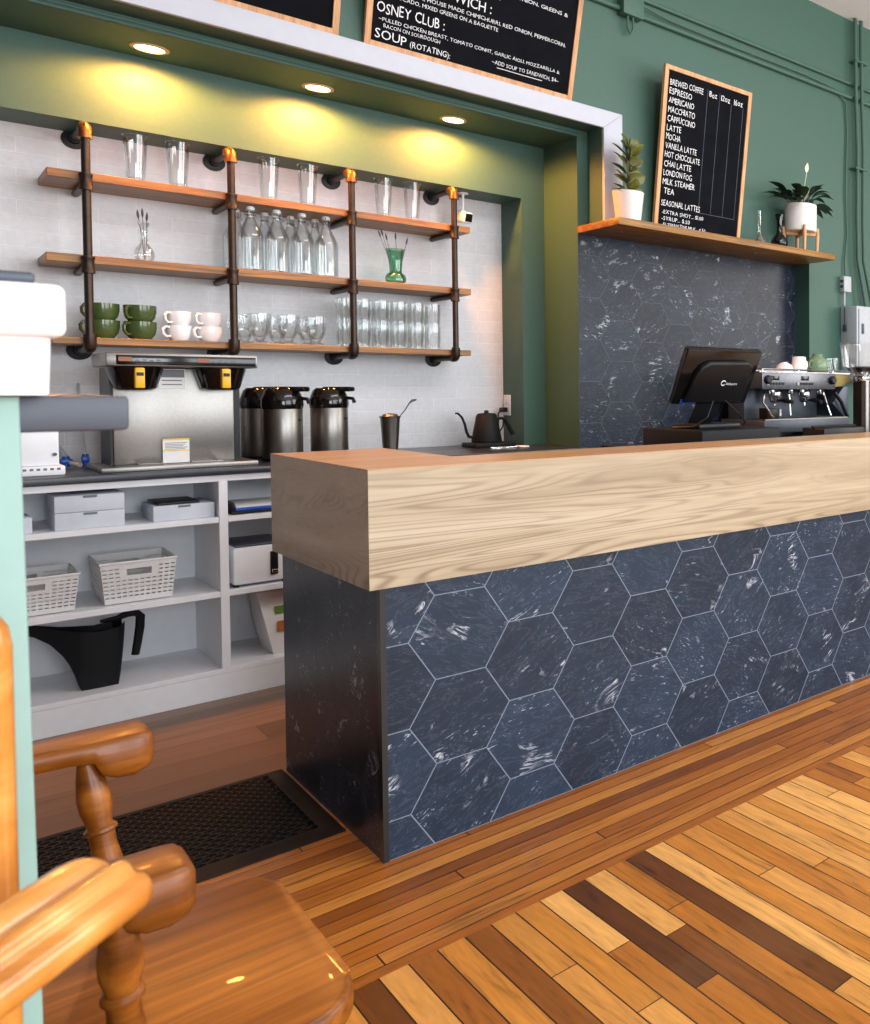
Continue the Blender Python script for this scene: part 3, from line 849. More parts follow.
for i, (x, dz, w1, w2) in enumerate(spots):
    l = 'white glazed cup, %s of the %s' % (w1, w2)
    rz = PI + 0.55 + 0.15 * (i % 2)
    if i == 0: wm.location = (x, 4.632, Z3); wm.rotation_euler = (0, 0, rz); wm['label'] = l
    else: dup(wm, (x, 4.632, Z3 + dz), rz, l)
# clear footed mugs
cm = thing('glass_mug', 'x', 'mug', group='clear footed glass mugs on the bottom pipe shelf')
mb = MB(); mb.lathe([(0, 0.002), (0.030, 0), (0.031, 0.006), (0.017, 0.016), (0.024, 0.028), (0.037, 0.055), (0.0425, 0.090), (0.0435, 0.132), (0.0405, 0.132), (0.0395, 0.090), (0.034, 0.056), (0.020, 0.032), (0, 0.028)], n=28)
part('bowl', mb, M['glass'], cm)
mb = MB(); mb.tube([(0.041, 0, 0.112), (0.062, 0, 0.116), (0.072, 0, 0.095), (0.066, 0, 0.068), (0.036, 0, 0.055)], 0.0050, 10); part('handle', mb, M['glass'], cm)
for i, (x, y, row) in enumerate([(1.073, 4.62, 'front'), (1.180, 4.62, 'front'), (1.287, 4.62, 'front'), (1.045, 4.735, 'back'), (1.165, 4.735, 'back'), (1.285, 4.735, 'back')]):
    l = 'clear footed glass mug, %s of the %s row on the bottom pipe shelf' % (['left', 'middle', 'right'][i % 3], row)
    rz = PI + 0.45
    if i == 0: cm.location = (x, y, Z3); cm.rotation_euler = (0, 0, rz); cm['label'] = l
    else: dup(cm, (x, y, Z3), rz, l)
# tumblers, nested in pairs
tb = thing('tumbler', 'x', 'glass', group='tumblers stacked in pairs on the bottom pipe shelf')
mb = MB(); mb.lathe([(0, 0), (0.0300, 0), (0.0305, 0.034), (0.0325, 0.040), (0.0335, 0.1145), (0.0312, 0.1145), (0.0303, 0.041), (0.0280, 0.035), (0.0272, 0.011), (0, 0.011)], n=24); part('bowl', mb, M['glass'], tb)
xsF = [1.402, 1.482, 1.561, 1.640, 1.720, 1.800]
xsB = [1.452, 1.534, 1.616, 1.698, 1.780]
on6 = ['leftmost, half behind the third pipe', 'second from left', 'third from left', 'fourth from left', 'fifth from left', 'rightmost, nearest the fourth pipe']
on5 = ['leftmost', 'second from left', 'middle', 'second from right', 'rightmost']
first = True
for row, xs_, y, on_ in (('front', xsF, 4.625, on6), ('back', xsB, 4.735, on5)):
    for x, o_ in zip(xs_, on_):
        for dz, w1 in ((0.0, 'lower'), (0.1150, 'upper')):
            l = '%s clear tumbler of the %s-row pair, %s' % (w1, row, o_)
            if first: tb.location = (x, y, Z3); tb['label'] = l; first = False
            else: dup(tb, (x, y, Z3 + dz), None, l)
# security camera under the niche head
sc_ = thing('security_camera', 'small white security camera with black lens above the right shelf end', 'camera', (1.985, 4.70, 2.2645))
mb = MB(); mb.box(-0.030, 0.030, -0.040, 0.040, -0.160, -0.098, bev=0.012, seg=3, rot=rotz(0.35) @ rotx(0.2)); part('housing', mb, M['white'], sc_)
mb = MB(); mb.box(-0.021, 0.021, -0.043, -0.036, -0.150, -0.108, bev=0.002, rot=rotz(0.35) @ rotx(0.2), piv=(0, 0.0, -0.129)); part('face', mb, M['black_gloss'], sc_, label='black glossy face')
mb = MB(); mb.tube([(0.0, 0.01, -0.110), (0.004, 0.01, -0.075), (0.006, 0.012, -0.02), (0.006, 0.012, -0.004)], 0.006, 10); mb.lathe([(0.026, -0.006), (0.026, 0.0)], (0.006, 0.012, 0), 20); part('mount', mb, M['white'], sc_)

# ================================================================ WALL SHELF WITH PLANTS AND MENU
sh = thing('wall_shelf', 'thick stained wooden shelf above the dark hexagon tiles', 'shelf', (3.15, 4.0, 2.05))
mb = MB(); mb.box(2.374, 3.925, 3.835, 4.2395, 2.050, 2.0875, bev=0.003); part('board', mb, M['shelfwood'], sh, world=True)
for i in range(5):
    x = 2.50 + i * 0.305
    mb = MB(); mb.lathe([(0.0085, -0.002), (0.0085, 0.0)], (x, 4.02, 2.0502), 12); part('screw_cap', mb, M['steel'], sh, world=True)

def leaf(mb, base, d, L, W, up=Vector((0, 0, 1)), curl=0.25, n=6):
    d = Vector(d).normalized(); s = d.cross(up)
    if s.length < 1e-3: s = Vector((1, 0, 0))
    s.normalize(); nrm = s.cross(d).normalized()
    P = []
    for i in range(n + 1):
        t = i / n
        w_ = W * math.sin(PI * (0.06 + 0.92 * t) ** 0.85) if t < 1 else 0.0005
        c = Vector(base) + d * (L * t) - Vector((0, 0, 1)) * (curl * L * t * t)
        P.append([c - s * w_ + nrm * w_ * 0.25, c, c + s * w_ + nrm * w_ * 0.25])
    mb.grid(P)
# rubber plant in a white pot
p1 = thing('potted_plant', 'olive round-leaved plant in white tapered pot on the wall shelf', 'plant', (2.497, 3.945, 2.088))
mb = MB(); mb.lathe([(0, 0), (0.060, 0), (0.062, 0.004), (0.078, 0.150), (0.080, 0.156), (0.075, 0.156), (0.070, 0.120), (0, 0.120)], n=32); part('pot', mb, M['potwhite'], p1)
mb = MB(); mb.lathe([(0, 0.121), (0.070, 0.121), (0.060, 0.130), (0, 0.133)], n=24); part('soil', mb, M['soil'], p1)
mb = MB(); mb.tube([(0, 0, 0.125), (0.004, 0, 0.22), (-0.004, 0, 0.32), (-0.010, 0, 0.40)], 0.006, 8); part('stalk', mb, M['stem'], p1)
mb = MB()
rnd = random.Random(3)
for i in range(22):
    z = 0.150 + 0.0115 * i
    a = i * 2.4
    f_ = Vector((0.62 + 0.5 * rnd.uniform(-1, 1), -0.70, 0.35 + 0.3 * rnd.uniform(-1, 1)))
    leaf(mb, (0.008 * math.cos(a), 0.012 * math.sin(a), z), (math.cos(a), 0.45 * math.sin(a), 0.55 + 0.012 * i), 0.080 + 0.022 * rnd.random(), 0.037, up=f_, curl=0.12)
leaf(mb, (0, 0, 0.160), (-1, -0.25, 0.10), 0.120, 0.022, curl=0.15)
leaf(mb, (0, 0, 0.385), (0.05, -0.1, 1), 0.058, 0.022, up=Vector((0.6, -0.8, 0)), curl=0.0)
thicken(part('leaves', mb, M['leaf_a'], p1), 0.0015)
# two small vases
v1 = thing('bud_vase', 'small clear glass bud vase on the wall shelf beside the menu board', 'vase', (3.374, 3.93, 2.088))
mb = MB(); mb.lathe([(0, 0), (0.040, 0), (0.044, 0.012), (0.034, 0.034), (0.014, 0.056), (0.0095, 0.085), (0.0095, 0.195), (0.012, 0.205), (0.010, 0.205), (0.0075, 0.19), (0.0075, 0.086), (0.011, 0.058), (0.031, 0.034), (0.040, 0.013), (0, 0.006)], n=24); part('vessel', mb, M['glass'], v1)
v2 = thing('bud_vase', 'small dark green glass vase on the wall shelf beside the footed planter', 'vase', (3.537, 3.935, 2.088))
mb = MB(); mb.lathe([(0, 0), (0.036, 0), (0.050, 0.018), (0.052, 0.040), (0.040, 0.066), (0.022, 0.086), (0.017, 0.11), (0.018, 0.165), (0.028, 0.205), (0.026, 0.206), (0.015, 0.165), (0.014, 0.11), (0.019, 0.087), (0.037, 0.065), (0.049, 0.040), (0.047, 0.019), (0, 0.006)], n=28); part('vessel', mb, M['glass_dark'], v2)
# peace lily in a footed planter
p2 = thing('potted_plant', 'dark leafy peace lily in white cylinder planter on wooden legs', 'plant', (3.735, 3.955, 2.088))
mb = MB(); mb.lathe([(0, 0.128), (0.094, 0.128), (0.100, 0.134), (0.102, 0.296), (0.098, 0.298), (0.096, 0.270), (0, 0.270)], n=36); part('planter', mb, M['potwhite'], p2)
mb = MB(); mb.lathe([(0, 0.271), (0.095, 0.271), (0.07, 0.280), (0, 0.283)], n=24); part('soil', mb, M['soil'], p2)
st_ = None
for k in range(4):
    a = PI / 4 + k * PI / 2 + 0.25
    mb = MB(); mb.tube([(0.104 * math.cos(a), 0.104 * math.sin(a), 0.0), (0.108 * math.cos(a), 0.108 * math.sin(a), 0.10), (0.1105 * math.cos(a), 0.1105 * math.sin(a), 0.128 + 0.03)], 0.0115, 10, radii=[0.009, 0.0125, 0.0085])
    part('leg', mb, M['frame'], p2)
mb = MB(); mb.box(-0.095, 0.095, -0.009, 0.009, 0.108, 0.1275, bev=0.002, rot=rotz(PI / 4 + 0.25), piv=(0, 0, 0.118)); mb.box(-0.095, 0.095, -0.009, 0.009, 0.1082, 0.1273, bev=0.002, rot=rotz(-PI / 4 + 0.25), piv=(0, 0, 0.118)); part('cross_bar', mb, M['frame'], p2)
mb = MB(); rnd = random.Random(11)
for i in range(34):
    a = i * 2.399 + rnd.random() * 0.4
    ln = 0.10 + 0.09 * rnd.random(); el = 0.25 + 1.1 * rnd.random()
    d = Vector((math.cos(a), math.sin(a) * 0.35 - 0.12, el)).normalized()
    b0 = Vector((0.03 * math.cos(a), 0.03 * math.sin(a), 0.275)); b1 = b0 + d * ln * 0.55
    mb.tube([b0, (b0 + b1) / 2, b1], 0.0022, 5)
    leaf(mb, b1, d + Vector((math.cos(a) * 0.5, math.sin(a) * 0.05 - 0.05, -0.2)), min(ln, 0.15), 0.031, curl=0.45)
for (dx, dy, dz, L) in [(-1.0, -0.05, 0.62, 0.20), (-0.9, -0.05, 0.25, 0.22), (0.75, -0.1, 1.1, 0.16), (1.0, -0.1, 0.3, 0.15), (0.5, -0.4, 0.9, 0.15)]:
    d = Vector((dx, dy, dz)).normalized(); b0 = Vector((0, 0, 0.275)); b1 = b0 + d * L * 0.75
    mb.tube([b0, (b0 + b1) / 2, b1], 0.0024, 5)
    leaf(mb, b1, d, L, 0.030, curl=0.35)
part('leaves', mb, M['leaf_b'], p2)
for (x, y, z, h) in [(0.005, -0.05, 0.50, 0.055), (0.0, -0.06, 0.36, 0.045)]:
    mb = MB(); mb.tube([(0, 0, 0.28), (x, y, z)], 0.0018, 5); leaf(mb, (x, y, z), (0.05, -0.15, 1), h, 0.016, up=Vector((0, 1, 0)), curl=-0.1)
    part('flower', mb, M['petal'], p2, label='white lily flower')

# ---------------------------------------------------------------- chalkboards
CH = {}
def char_mesh(ch):
    if ch not in CH:
        cu = bpy.data.curves.new('glyph', 'FONT'); cu.body = ch; cu.size = 1.0; cu.resolution_u = 2
        ob = bpy.data.objects.new('glyph', cu); COL.objects.link(ob)
        dg = bpy.context.evaluated_depsgraph_get()
        me = bpy.data.meshes.new_from_object(ob.evaluated_get(dg))
        vs = [(v.co.x, v.co.y) for v in me.vertices]; fs = [tuple(p.vertices) for p in me.polygons]
        bpy.data.objects.remove(ob); bpy.data.curves.remove(cu); bpy.data.meshes.remove(me)
        CH[ch] = (vs, fs, min(v[0] for v in vs) if vs else 0, max(v[0] for v in vs) if vs else 0)
    return CH[ch]
def write(bm, text, u, v, size, width=None, bold=0.0, jit=0.05, z=0.0, slope=0.0):
    """hand-chalked capitals on the board plane: u right, v up from the board's lower left corner"""
    rnd = random.Random(hash(text) % 1000 if False else sum(map(ord, text)))
    x = 0.0; items = []
    for ch in text:
        if ch == ' ':
            x += 0.30; continue
        vs, fs, a, b = char_mesh(ch)
        items.append((vs, fs, x - a, rnd.uniform(-jit, jit), rnd.uniform(-jit, jit), 1 + rnd.uniform(-jit, jit)))
        x += (b - a) + 0.09
    sx = (width / x) if width else size
    for vs, fs, ox, dy, ro, sc in items:
        vv = []
        for px, py in vs:
            X = (px + ox) ; Y = py * sc + dy + ro * px * 0.6
            vv.append(bm.verts.new((u + X * sx, z, v + Y * size + slope * X * sx)))
        for f in fs:
            try: bm.faces.new([vv[k] for k in f])
            except ValueError: pass
    return u + x * sx

def chalkboard(name, label, x0, w_, h_, yb, zb, tilt, fw_=0.026):
    """framed board standing at (x0, yb, zb), top tipped forward by tilt; returns root and a helper for chalk marks"""
    t = thing(name, label, 'chalkboard', (x0, yb, zb))
    t.rotation_euler = (tilt, 0, 0)
    mb = MB(); mb.box(fw_ * 0.8, w_ - fw_ * 0.8, -0.008, 0.004, fw_ * 0.8, h_ - fw_ * 0.8); part('slate', mb, M['board'], t, smooth=False)
    for poly in ([(0, 0), (w_, 0), (w_ - fw_, fw_), (fw_, fw_)], [(0, h_), (fw_, h_ - fw_), (w_ - fw_, h_ - fw_), (w_, h_)], [(0, 0), (fw_, fw_), (fw_, h_ - fw_), (0, h_)], [(w_, 0), (w_, h_), (w_ - fw_, h_ - fw_), (w_ - fw_, fw_)]):
        mb = MB(); mb.prism(poly, 'y', -0.016, 0.006, bev=0.001, seg=1); part('frame_rail', mb, M['frame'], t)
    return t
ZC = -0.0086
# tall drinks menu on the wall shelf
b3 = chalkboard('menu_board', 'tall framed chalk menu of coffee drinks standing on the wall shelf', 2.722, 0.600, 0.90, 4.072, 2.0885, 0.142, 0.024)
W3, H3 = 0.600, 0.90
mb = MB()
lines = ['BREWED COFFEE', 'ESPRESSO', 'AMERICANO', 'MACCHIATO', 'CAPPUCCINO', 'LATTE', 'MOCHA', 'VANILLA LATTE', 'HOT CHOCOLATE', 'CHAI LATTE', 'LONDON FOG', 'MILK STEAMER', ' TEA']
wid = [0.222, 0.150, 0.168, 0.178, 0.184, 0.095, 0.095, 0.208, 0.234, 0.180, 0.190, 0.214, 0.082]
def row3(*a, **k):
    mb = MB(); write(mb.bm, *a, **k)
    part('chalk_lettering', mb, M['chalk'], b3, label='white chalk lettering', smooth=False, recalc=False)
v = H3 - 0.098
for l, ww in zip(lines, wid):
    row3(l, 0.040, v, 0.046, ww, z=ZC)
    v -= 0.0485
row3('SEASONAL LATTES', 0.040, v - 0.018, 0.046, 0.262, z=ZC)
for k, (l, ww) in enumerate([('-EXTRA SHOT... $1.00', 0.28), ('-SYRUP... $.50', 0.19), ('-ALTERNATIVE MILK... $.50', 0.30)]):
    row3(l, 0.050, v - 0.062 - 0.034 * k, 0.030, ww, z=ZC)
for l, uu, ww in (('8oz', 0.30, 0.058), ('12oz', 0.385, 0.066), ('16oz', 0.478, 0.066)):
    row3(l, uu, H3 - 0.098, 0.046, ww, z=ZC)
mb = MB()
for uu, va, vb in ((0.288, 0.16, 0.84), (0.372, 0.16, 0.84), (0.458, 0.15, 0.80), (0.545, 0.15, 0.80)):
    mb.box(uu, uu + 0.0028, ZC, ZC + 0.0005, va, vb)
mb.box(0.27, 0.55, ZC, ZC + 0.0005, 0.148, 0.151)
part('ruled_lines', mb, M['chalk_faint'], b3, label='faint ruled chalk lines', smooth=False)
# sandwich menu standing on the casing
b1 = chalkboard('menu_board', 'wide framed chalk menu of sandwiches and soup standing on the white casing', 1.328, 0.935, 0.62, 4.096, 2.6885, 0.262, 0.024)
mb = MB()
def row(text, u, v_, s, wd, ul=None):
    mb = MB(); write(mb.bm, text, u, v_, s, wd, z=ZC)
    if ul: mb.box(ul[0], ul[1], ZC, ZC + 0.0005, v_ - 0.014, v_ - 0.011)
    part('chalk_lettering', mb, M['chalk'], b1, label='white chalk lettering', smooth=False, recalc=False)
row('SOUP', 0.040, 0.038, 0.056, 0.128); row('(ROTATING):', 0.178, 0.038, 0.036, 0.170)
row('BACON ON SOURDOUGH', 0.070, 0.088, 0.022, 0.230)
row('~PULLED CHICKEN BREAST, TOMATO CONFIT, GARLIC AIOLI, MOZZARELLA &', 0.050, 0.113, 0.022, 0.810)
row('OSNEY CLUB :', 0.040, 0.146, 0.062, 0.275)
row('AVOCADO, MIXED GREENS ON A BAGUETTE', 0.085, 0.216, 0.024, 0.460)
row('~PORK LOIN, HOUSE MADE CHIMICHURRI, RED ONION, PEPPERCORN,', 0.070, 0.246, 0.024, 0.805)
row('PORK SANDWICH :', 0.040, 0.282, 0.064, 0.470)
row('DRESSING ON A BAGUETTE', 0.085, 0.356, 0.024, 0.460)
row('~ROAST VEGETABLES, SPROUTS, RED ONION, GREENS &', 0.070, 0.386, 0.024, 0.800)
row('~ADD SOUP TO SANDWICH, $4~', 0.530, 0.070, 0.026, 0.330, ul=(0.555, 0.775))
b2 = chalkboard('menu_board', 'black framed board on the white casing at the top left corner', 0.310, 0.925, 0.62, 4.096, 2.6885, 0.262, 0.024)

# ================================================================ CONDUITS AND ELECTRICS ON THE GREEN WALL
cd = thing('electrical_conduit', 'green painted conduit pair running along the wall with a junction box', 'conduit', (3.6, 4.09, 3.25))
mb = MB(); mb.tube([(2.60, 4.084, 3.345), (7.3, 4.084, 3.345)], 0.012, 10); part('upper_conduit', mb, M['green'], cd, world=True)
mb = MB(); mb.tube([(1.9, 4.082, 3.250), (7.3, 4.082, 3.250)], 0.0145, 10); part('lower_conduit', mb, M['green'], cd, world=True)
mb = MB(); mb.box(2.537, 2.660, 4.035, 4.098, 3.215, 3.37, bev=0.003); part('junction_box', mb, M['green'], cd, world=True)
mb = MB()
mb.tube([(2.575, 4.06, 3.218), (2.575, 4.06, 3.15), (2.590, 4.06, 3.125), (2.606, 4.06, 3.15), (2.606, 4.06, 3.218)], 0.006, 8)
part('cable_loop', mb, M['green'], cd, world=True)
mb = MB(); mb.tube([(2.66, 4.06, 3.30), (2.85, 4.075, 3.285), (3.3, 4.080, 3.282), (3.9, 4.080, 3.285), (4.18, 4.08, 3.27), (4.285, 4.082, 3.20), (4.30, 4.086, 3.0), (4.285, 4.086, 2.6), (4.30, 4.086, 2.3), (4.272, 4.084, 2.10), (4.275, 4.080, 2.0)], 0.0055, 8)
part('thin_cable', mb, M['green'], cd, world=True)
rs = thing('electrical_conduit', 'pair of upright green conduits dropping from ceiling to grey panel', 'conduit', (4.40, 4.09, 2.6))
for x, dx in ((4.345, 0.0), (4.405, 0.0)):
    e = 4.445 if x < 4.38 else 4.515
    mb = MB(); mb.tube([(x, 4.050, 3.79), (x + 0.005, 4.050, 3.3), (x + 0.024, 4.050, 2.9), (x + 0.020, 4.050, 2.4), (x + 0.028, 4.050, 2.12), (e, 4.040, 1.797)], 0.0135, 10)
    part('riser', mb, M['green'], rs, world=True)
for z in (3.50, 2.76):
    mb = MB(); mb.box(4.335, 4.455, 4.032, 4.098, z - 0.006, z + 0.006, bev=0.002); part('pipe_strap', mb, M['green'], rs, world=True)
ep = thing('breaker_box', 'grey steel electrical panel on the green wall', 'panel', (4.50, 4.02, 1.30))
mb = MB(); mb.box(4.245, 4.76, 3.945, 4.098, 1.28, 1.79, bev=0.004); part('cabinet_body', mb, M['metalbox'], ep, world=True)
mb = MB(); mb.box(4.262, 4.745, 3.936, 3.9455, 1.30, 1.77, bev=0.003); part('door', mb, M['metalbox'], ep, world=True)
mb = MB(); mb.box(4.285, 4.305, 3.928, 3.937, 1.60, 1.67, bev=0.002); part('latch', mb, M['darkgrey'], ep, world=True)
mb = MB(); mb.tube([(4.241, 4.05, 1.785), (4.239, 4.05, 1.72), (4.238, 4.045, 1.66)], 0.006, 8); mb.box(4.232, 4.244, 4.035, 4.065, 1.62, 1.665, bev=0.003); part('hanging_clip', mb, M['darkgrey'], ep, world=True)
sw = thing('switch_box', 'small grey steel switch box above the electrical panel', 'switch', (4.27, 4.07, 1.89))
mb = MB(); mb.box(4.233, 4.305, 4.050, 4.098, 1.893, 2.0, bev=0.003); part('box_body', mb, M['metalbox'], sw, world=True)
mb = MB()
for z in (1.93, 1.965): mb.box(4.2315, 4.2335, 4.060, 4.088, z - 0.010, z + 0.010)
part('socket_face', mb, M['darkgrey'], sw, world=True)
mb = MB(); mb.tube([(4.255, 4.07, 1.893), (4.254, 4.07, 1.80)], 0.007, 8); part('nipple', mb, M['metalbox'], sw, world=True)
# ================================================================ ON THE BACK WORKTOP
ZW = 0.9105
# twin coffee brewer
br = thing('coffee_brewer', 'twin stainless coffee brewer with black brew baskets on the back worktop', 'coffee machine', (0.735, 4.38, ZW))
mb = MB(); mb.box(0.500, 0.968, 4.215, 4.56, ZW, 0.930, bev=0.004); part('base_tray', mb, M['steel'], br, world=True)
mb = MB(); mb.box(0.548, 0.912, 4.315, 4.53, 0.930, 1.300, bev=0.004); part('body', mb, M['steel'], br, world=True)
for xa, xb in ((0.540, 0.5475), (0.9125, 0.932)):
    mb = MB(); mb.box(xa, xb, 4.318, 4.53, 0.930, 1.300); part('side_panel', mb, M['black'], br, world=True)
mb = MB(); mb.box(0.520, 0.973, 4.222, 4.54, 1.303, 1.354, bev=0.005); part('head', mb, M['steel'], br, world=True)
mb = MB(); mb.box(0.549, 0.966, 4.218, 4.2235, 1.309, 1.345, bev=0.001); part('control_panel', mb, M['black_gloss'], br, world=True)
for x in (0.573, 0.800):
    mb = MB(); mb.box(x - 0.018, x + 0.018, 4.2165, 4.2185, 1.322, 1.338); part('display', mb, M['amber'], br, label='amber display', world=True)
    mb = MB()
    for k in range(4): mb.box(x + 0.028 + 0.020 * k, x + 0.040 + 0.020 * k, 4.2165, 4.2185, 1.322 + 0.002 * (k % 2), 1.328 + 0.002 * (k % 2))
    part('button', mb, M['print'], br, world=True)
for x in (0.612, 0.868):
    mb = MB(); mb.lathe([(0.050, 1.215), (0.062, 1.222), (0.082, 1.292), (0.084, 1.302), (0, 1.302)], (x, 4.305, 0), 28); part('brew_basket', mb, M['black_gloss'], br, world=True)
    mb = MB(); mb.box(x - 0.014, x + 0.014, 4.205, 4.235, 1.222, 1.298, bev=0.004); part('basket_handle', mb, M['yellow'], br, label='yellow basket handle', world=True)
    mb = MB(); mb.box(x - 0.010, x + 0.010, 4.2035, 4.2055, 1.268, 1.281); part('handle_mark', mb, M['black'], br, world=True)
mb = MB(); mb.box(0.680, 0.760, 4.3115, 4.3148, 1.222, 1.296); part('warning_sticker', mb, M['paper'], br, world=True)
mb = MB()
for z in (1.234, 1.250): mb.box(0.690, 0.750, 4.3105, 4.3118, z, z + 0.004)
mb.box(0.682, 0.758, 4.3105, 4.3118, 1.264, 1.294); part('sticker_print', mb, M['print'], br, world=True)
mb = MB(); mb.box(0.685, 0.765, 4.292, 4.2945, 0.932, 1.026); part('notice_card', mb, M['paper'], br, label='white notice card with yellow bands', world=True)
mb = MB(); mb.box(0.685, 0.765, 4.2908, 4.2922, 1.020, 1.026); mb.box(0.685, 0.765, 4.2908, 4.2922, 0.977, 0.981); part('yellow_band', mb, M['yellow'], br, world=True)
mb = MB()
for k in range(5): mb.box(0.692, 0.758 - 0.006 * (k % 3), 4.2908, 4.2922, 1.008 - 0.006 * k, 1.010 - 0.006 * k)
part('card_print', mb, M['print'], br, world=True)
for x0, x1 in ((0.61, 0.68), (0.77, 0.86)):
    mb = MB(); mb.tube([(x0, 4.30, 0.932), (x0, 4.26, 0.934), (x1, 4.25, 0.934), (x1, 4.30, 0.932)], 0.003, 6); part('cup_rail', mb, M['chrome'], br, world=True)
wl = thing('water_line', 'grey water hose with blue valves beside the coffee brewer', 'hose', (0.46, 4.60, ZW))
mb = MB(); mb.tube([(0.40, 4.825, 1.10), (0.405, 4.78, 1.06), (0.43, 4.70, 1.00), (0.455, 4.66, 0.95), (0.468, 4.62, 0.925), (0.485, 4.58, 0.922)], 0.0085, 10); part('hose', mb, M['metalbox'], wl, world=True)
mb = MB(); mb.lathe([(0.011, 0), (0.011, 0.04)], (0.452, 4.64, 0.914), 14); mb.box(0.434, 0.470, 4.625, 4.655, 0.925, 0.945, bev=0.004); part('valve', mb, M['blue'], wl, label='blue valve', world=True)
mb = MB(); mb.lathe([(0.010, 0), (0.010, 0.05)], (0.505, 4.62, 0.912), 14); mb.box(0.494, 0.516, 4.605, 4.635, 0.93, 0.952, bev=0.004); part('valve', mb, M['blue'], wl, label='blue valve', world=True)
mb = MB(); mb.tube([(0.505, 4.62, 0.955), (0.505, 4.70, 1.10), (0.51, 4.80, 1.22), (0.513, 4.832, 1.24)], 0.004, 8); part('thin_tube', mb, M['metalbox'], wl, world=True)
# white appliance half hidden behind the sage panel
wa = thing('countertop_appliance', 'white countertop appliance with ribbed foot, behind the sage panel', 'appliance', (0.35, 4.35, ZW))
mb = MB(); mb.box(0.24, 0.413, 4.25, 4.47, ZW, 0.945, bev=0.006); part('foot_plate', mb, M['white'], wa, world=True)
mb = MB(); mb.box(0.25, 0.400, 4.272, 4.46, 0.945, 1.105, bev=0.006); part('body', mb, M['white'], wa, world=True)
mb = MB()
for k in range(9): mb.box(0.255 + 0.017 * k, 0.264 + 0.017 * k, 4.2485, 4.2505, 0.930, 0.938)
part('vent_rib', mb, M['print'], wa, world=True)
mb = MB(); mb.lathe([(0, 0), (0.006, 0), (0.006, 0.006), (0, 0.006)], n=12, M=Matrix.Translation((0.388, 4.272, 0.985)) @ Matrix.Rotation(PI / 2, 4, 'X')); part('knob', mb, M['darkgrey'], wa, world=True)
# airpots
ap = thing('airpot', 'x', 'airpot', group='stainless airpots beside the brewer')
mb = MB(); mb.lathe([(0.070, 0), (0.072, 0.004), (0.072, 0.222), (0.068, 0.230), (0, 0.230)], n=36); part('body', mb, M['steel'], ap)
mb = MB(); mb.lathe([(0.074, -0.001), (0.075, 0.012), (0.073, 0.0122)], n=36); part('base_ring', mb, M['black'], ap)
mb = MB(); mb.lathe([(0.073, 0.222), (0.076, 0.236), (0.075, 0.262), (0.062, 0.300), (0.050, 0.312), (0, 0.314)], n=36); part('lid', mb, M['black_gloss'], ap)
mb = MB(); mb.box(-0.024, 0.024, -0.105, 0.02, 0.296, 0.318, bev=0.008); part('pump_lever', mb, M['black_gloss'], ap)
mb = MB(); mb.tube([(0, -0.070, 0.268), (0, -0.105, 0.264), (0, -0.112, 0.245)], 0.008, 10); part('spout', mb, M['black'], ap)
mb = MB(); mb.tube([(0.060, 0, 0.29), (0.086, 0, 0.278), (0.090, 0, 0.25), (0.078, 0, 0.235)], 0.006, 8); part('carry_handle', mb, M['black'], ap)
mb = MB(); mb.box(-0.010, 0.010, -0.0735, -0.0705, 0.170, 0.176); part('level_mark', mb, M['black'], ap)
for i, (x, y, rz, l) in enumerate([(1.068, 4.60, 0.5, 'stainless airpot with black lid, back left one beside the brewer'), (1.098, 4.405, 0.75, 'stainless airpot with black lid, front one nearest the brewer'), (1.300, 4.50, 0.75, 'stainless airpot with black lid, rightmost one farthest from brewer')]):
    if i == 0: ap.location = (x, y, ZW + 0.001); ap.rotation_euler = (0, 0, rz); ap['label'] = l
    else: dup(ap, (x, y, ZW + 0.001), rz, l)
# steel pitcher with spoon
pt = thing('steel_pitcher', 'tall steel cup on the back worktop holding a spoon', 'pitcher', (1.575, 4.57, ZW))
mb = MB(); mb.lathe([(0, 0), (0.030, 0), (0.032, 0.006), (0.042, 0.165), (0.047, 0.176), (0.045, 0.176), (0.040, 0.165), (0.030, 0.010), (0, 0.008)], n=28); part('cup', mb, M['steel'], pt)
mb = MB(); mb.lathe([(0.036, 0.168), (0.040, 0.172), (0.030, 0.186), (0.0, 0.192)], n=24); part('lid', mb, M['steel'], pt)
sp = thing('spoon', 'long steel bar spoon leaning out of the tall steel cup', 'spoon', (1.575, 4.57, ZW))
mb = MB(); mb.tube([(0.040, -0.004, 0.172), (0.066, -0.004, 0.205), (0.085, -0.004, 0.238), (0.100, -0.004, 0.252), (0.118, -0.004, 0.256)], 0.0035, 8, radii=[0.0025, 0.0028, 0.0032, 0.007, 0.004]); part('handle', mb, M['darkgrey'], sp)
# gooseneck kettle on its base
kt = thing('gooseneck_kettle', 'matt black gooseneck kettle standing on its electric base', 'kettle', (2.050, 4.60, ZW))
mb = MB(); mb.box(-0.095, 0.115, -0.085, 0.085, 0.0, 0.024, bev=0.006); part('power_base', mb, M['black_matt'], kt)
mb = MB(); mb.lathe([(0, 0.026), (0.072, 0.026), (0.074, 0.034), (0.050, 0.168), (0.046, 0.172), (0, 0.172)], n=32); part('body', mb, M['black_matt'], kt)
mb = MB(); mb.lathe([(0.046, 0.172), (0.044, 0.178), (0.012, 0.182), (0.010, 0.194), (0, 0.196)], n=24); part('lid', mb, M['black_matt'], kt)
mb = MB(); mb.tube([(-0.066, 0, 0.052), (-0.092, 0, 0.058), (-0.104, 0, 0.085), (-0.112, 0, 0.125), (-0.126, 0, 0.160), (-0.146, 0, 0.182), (-0.158, 0, 0.182)], 0.0065, 10, radii=[0.009, 0.008, 0.007, 0.0062, 0.0058, 0.0052, 0.005]); part('spout', mb, M['black_matt'], kt)
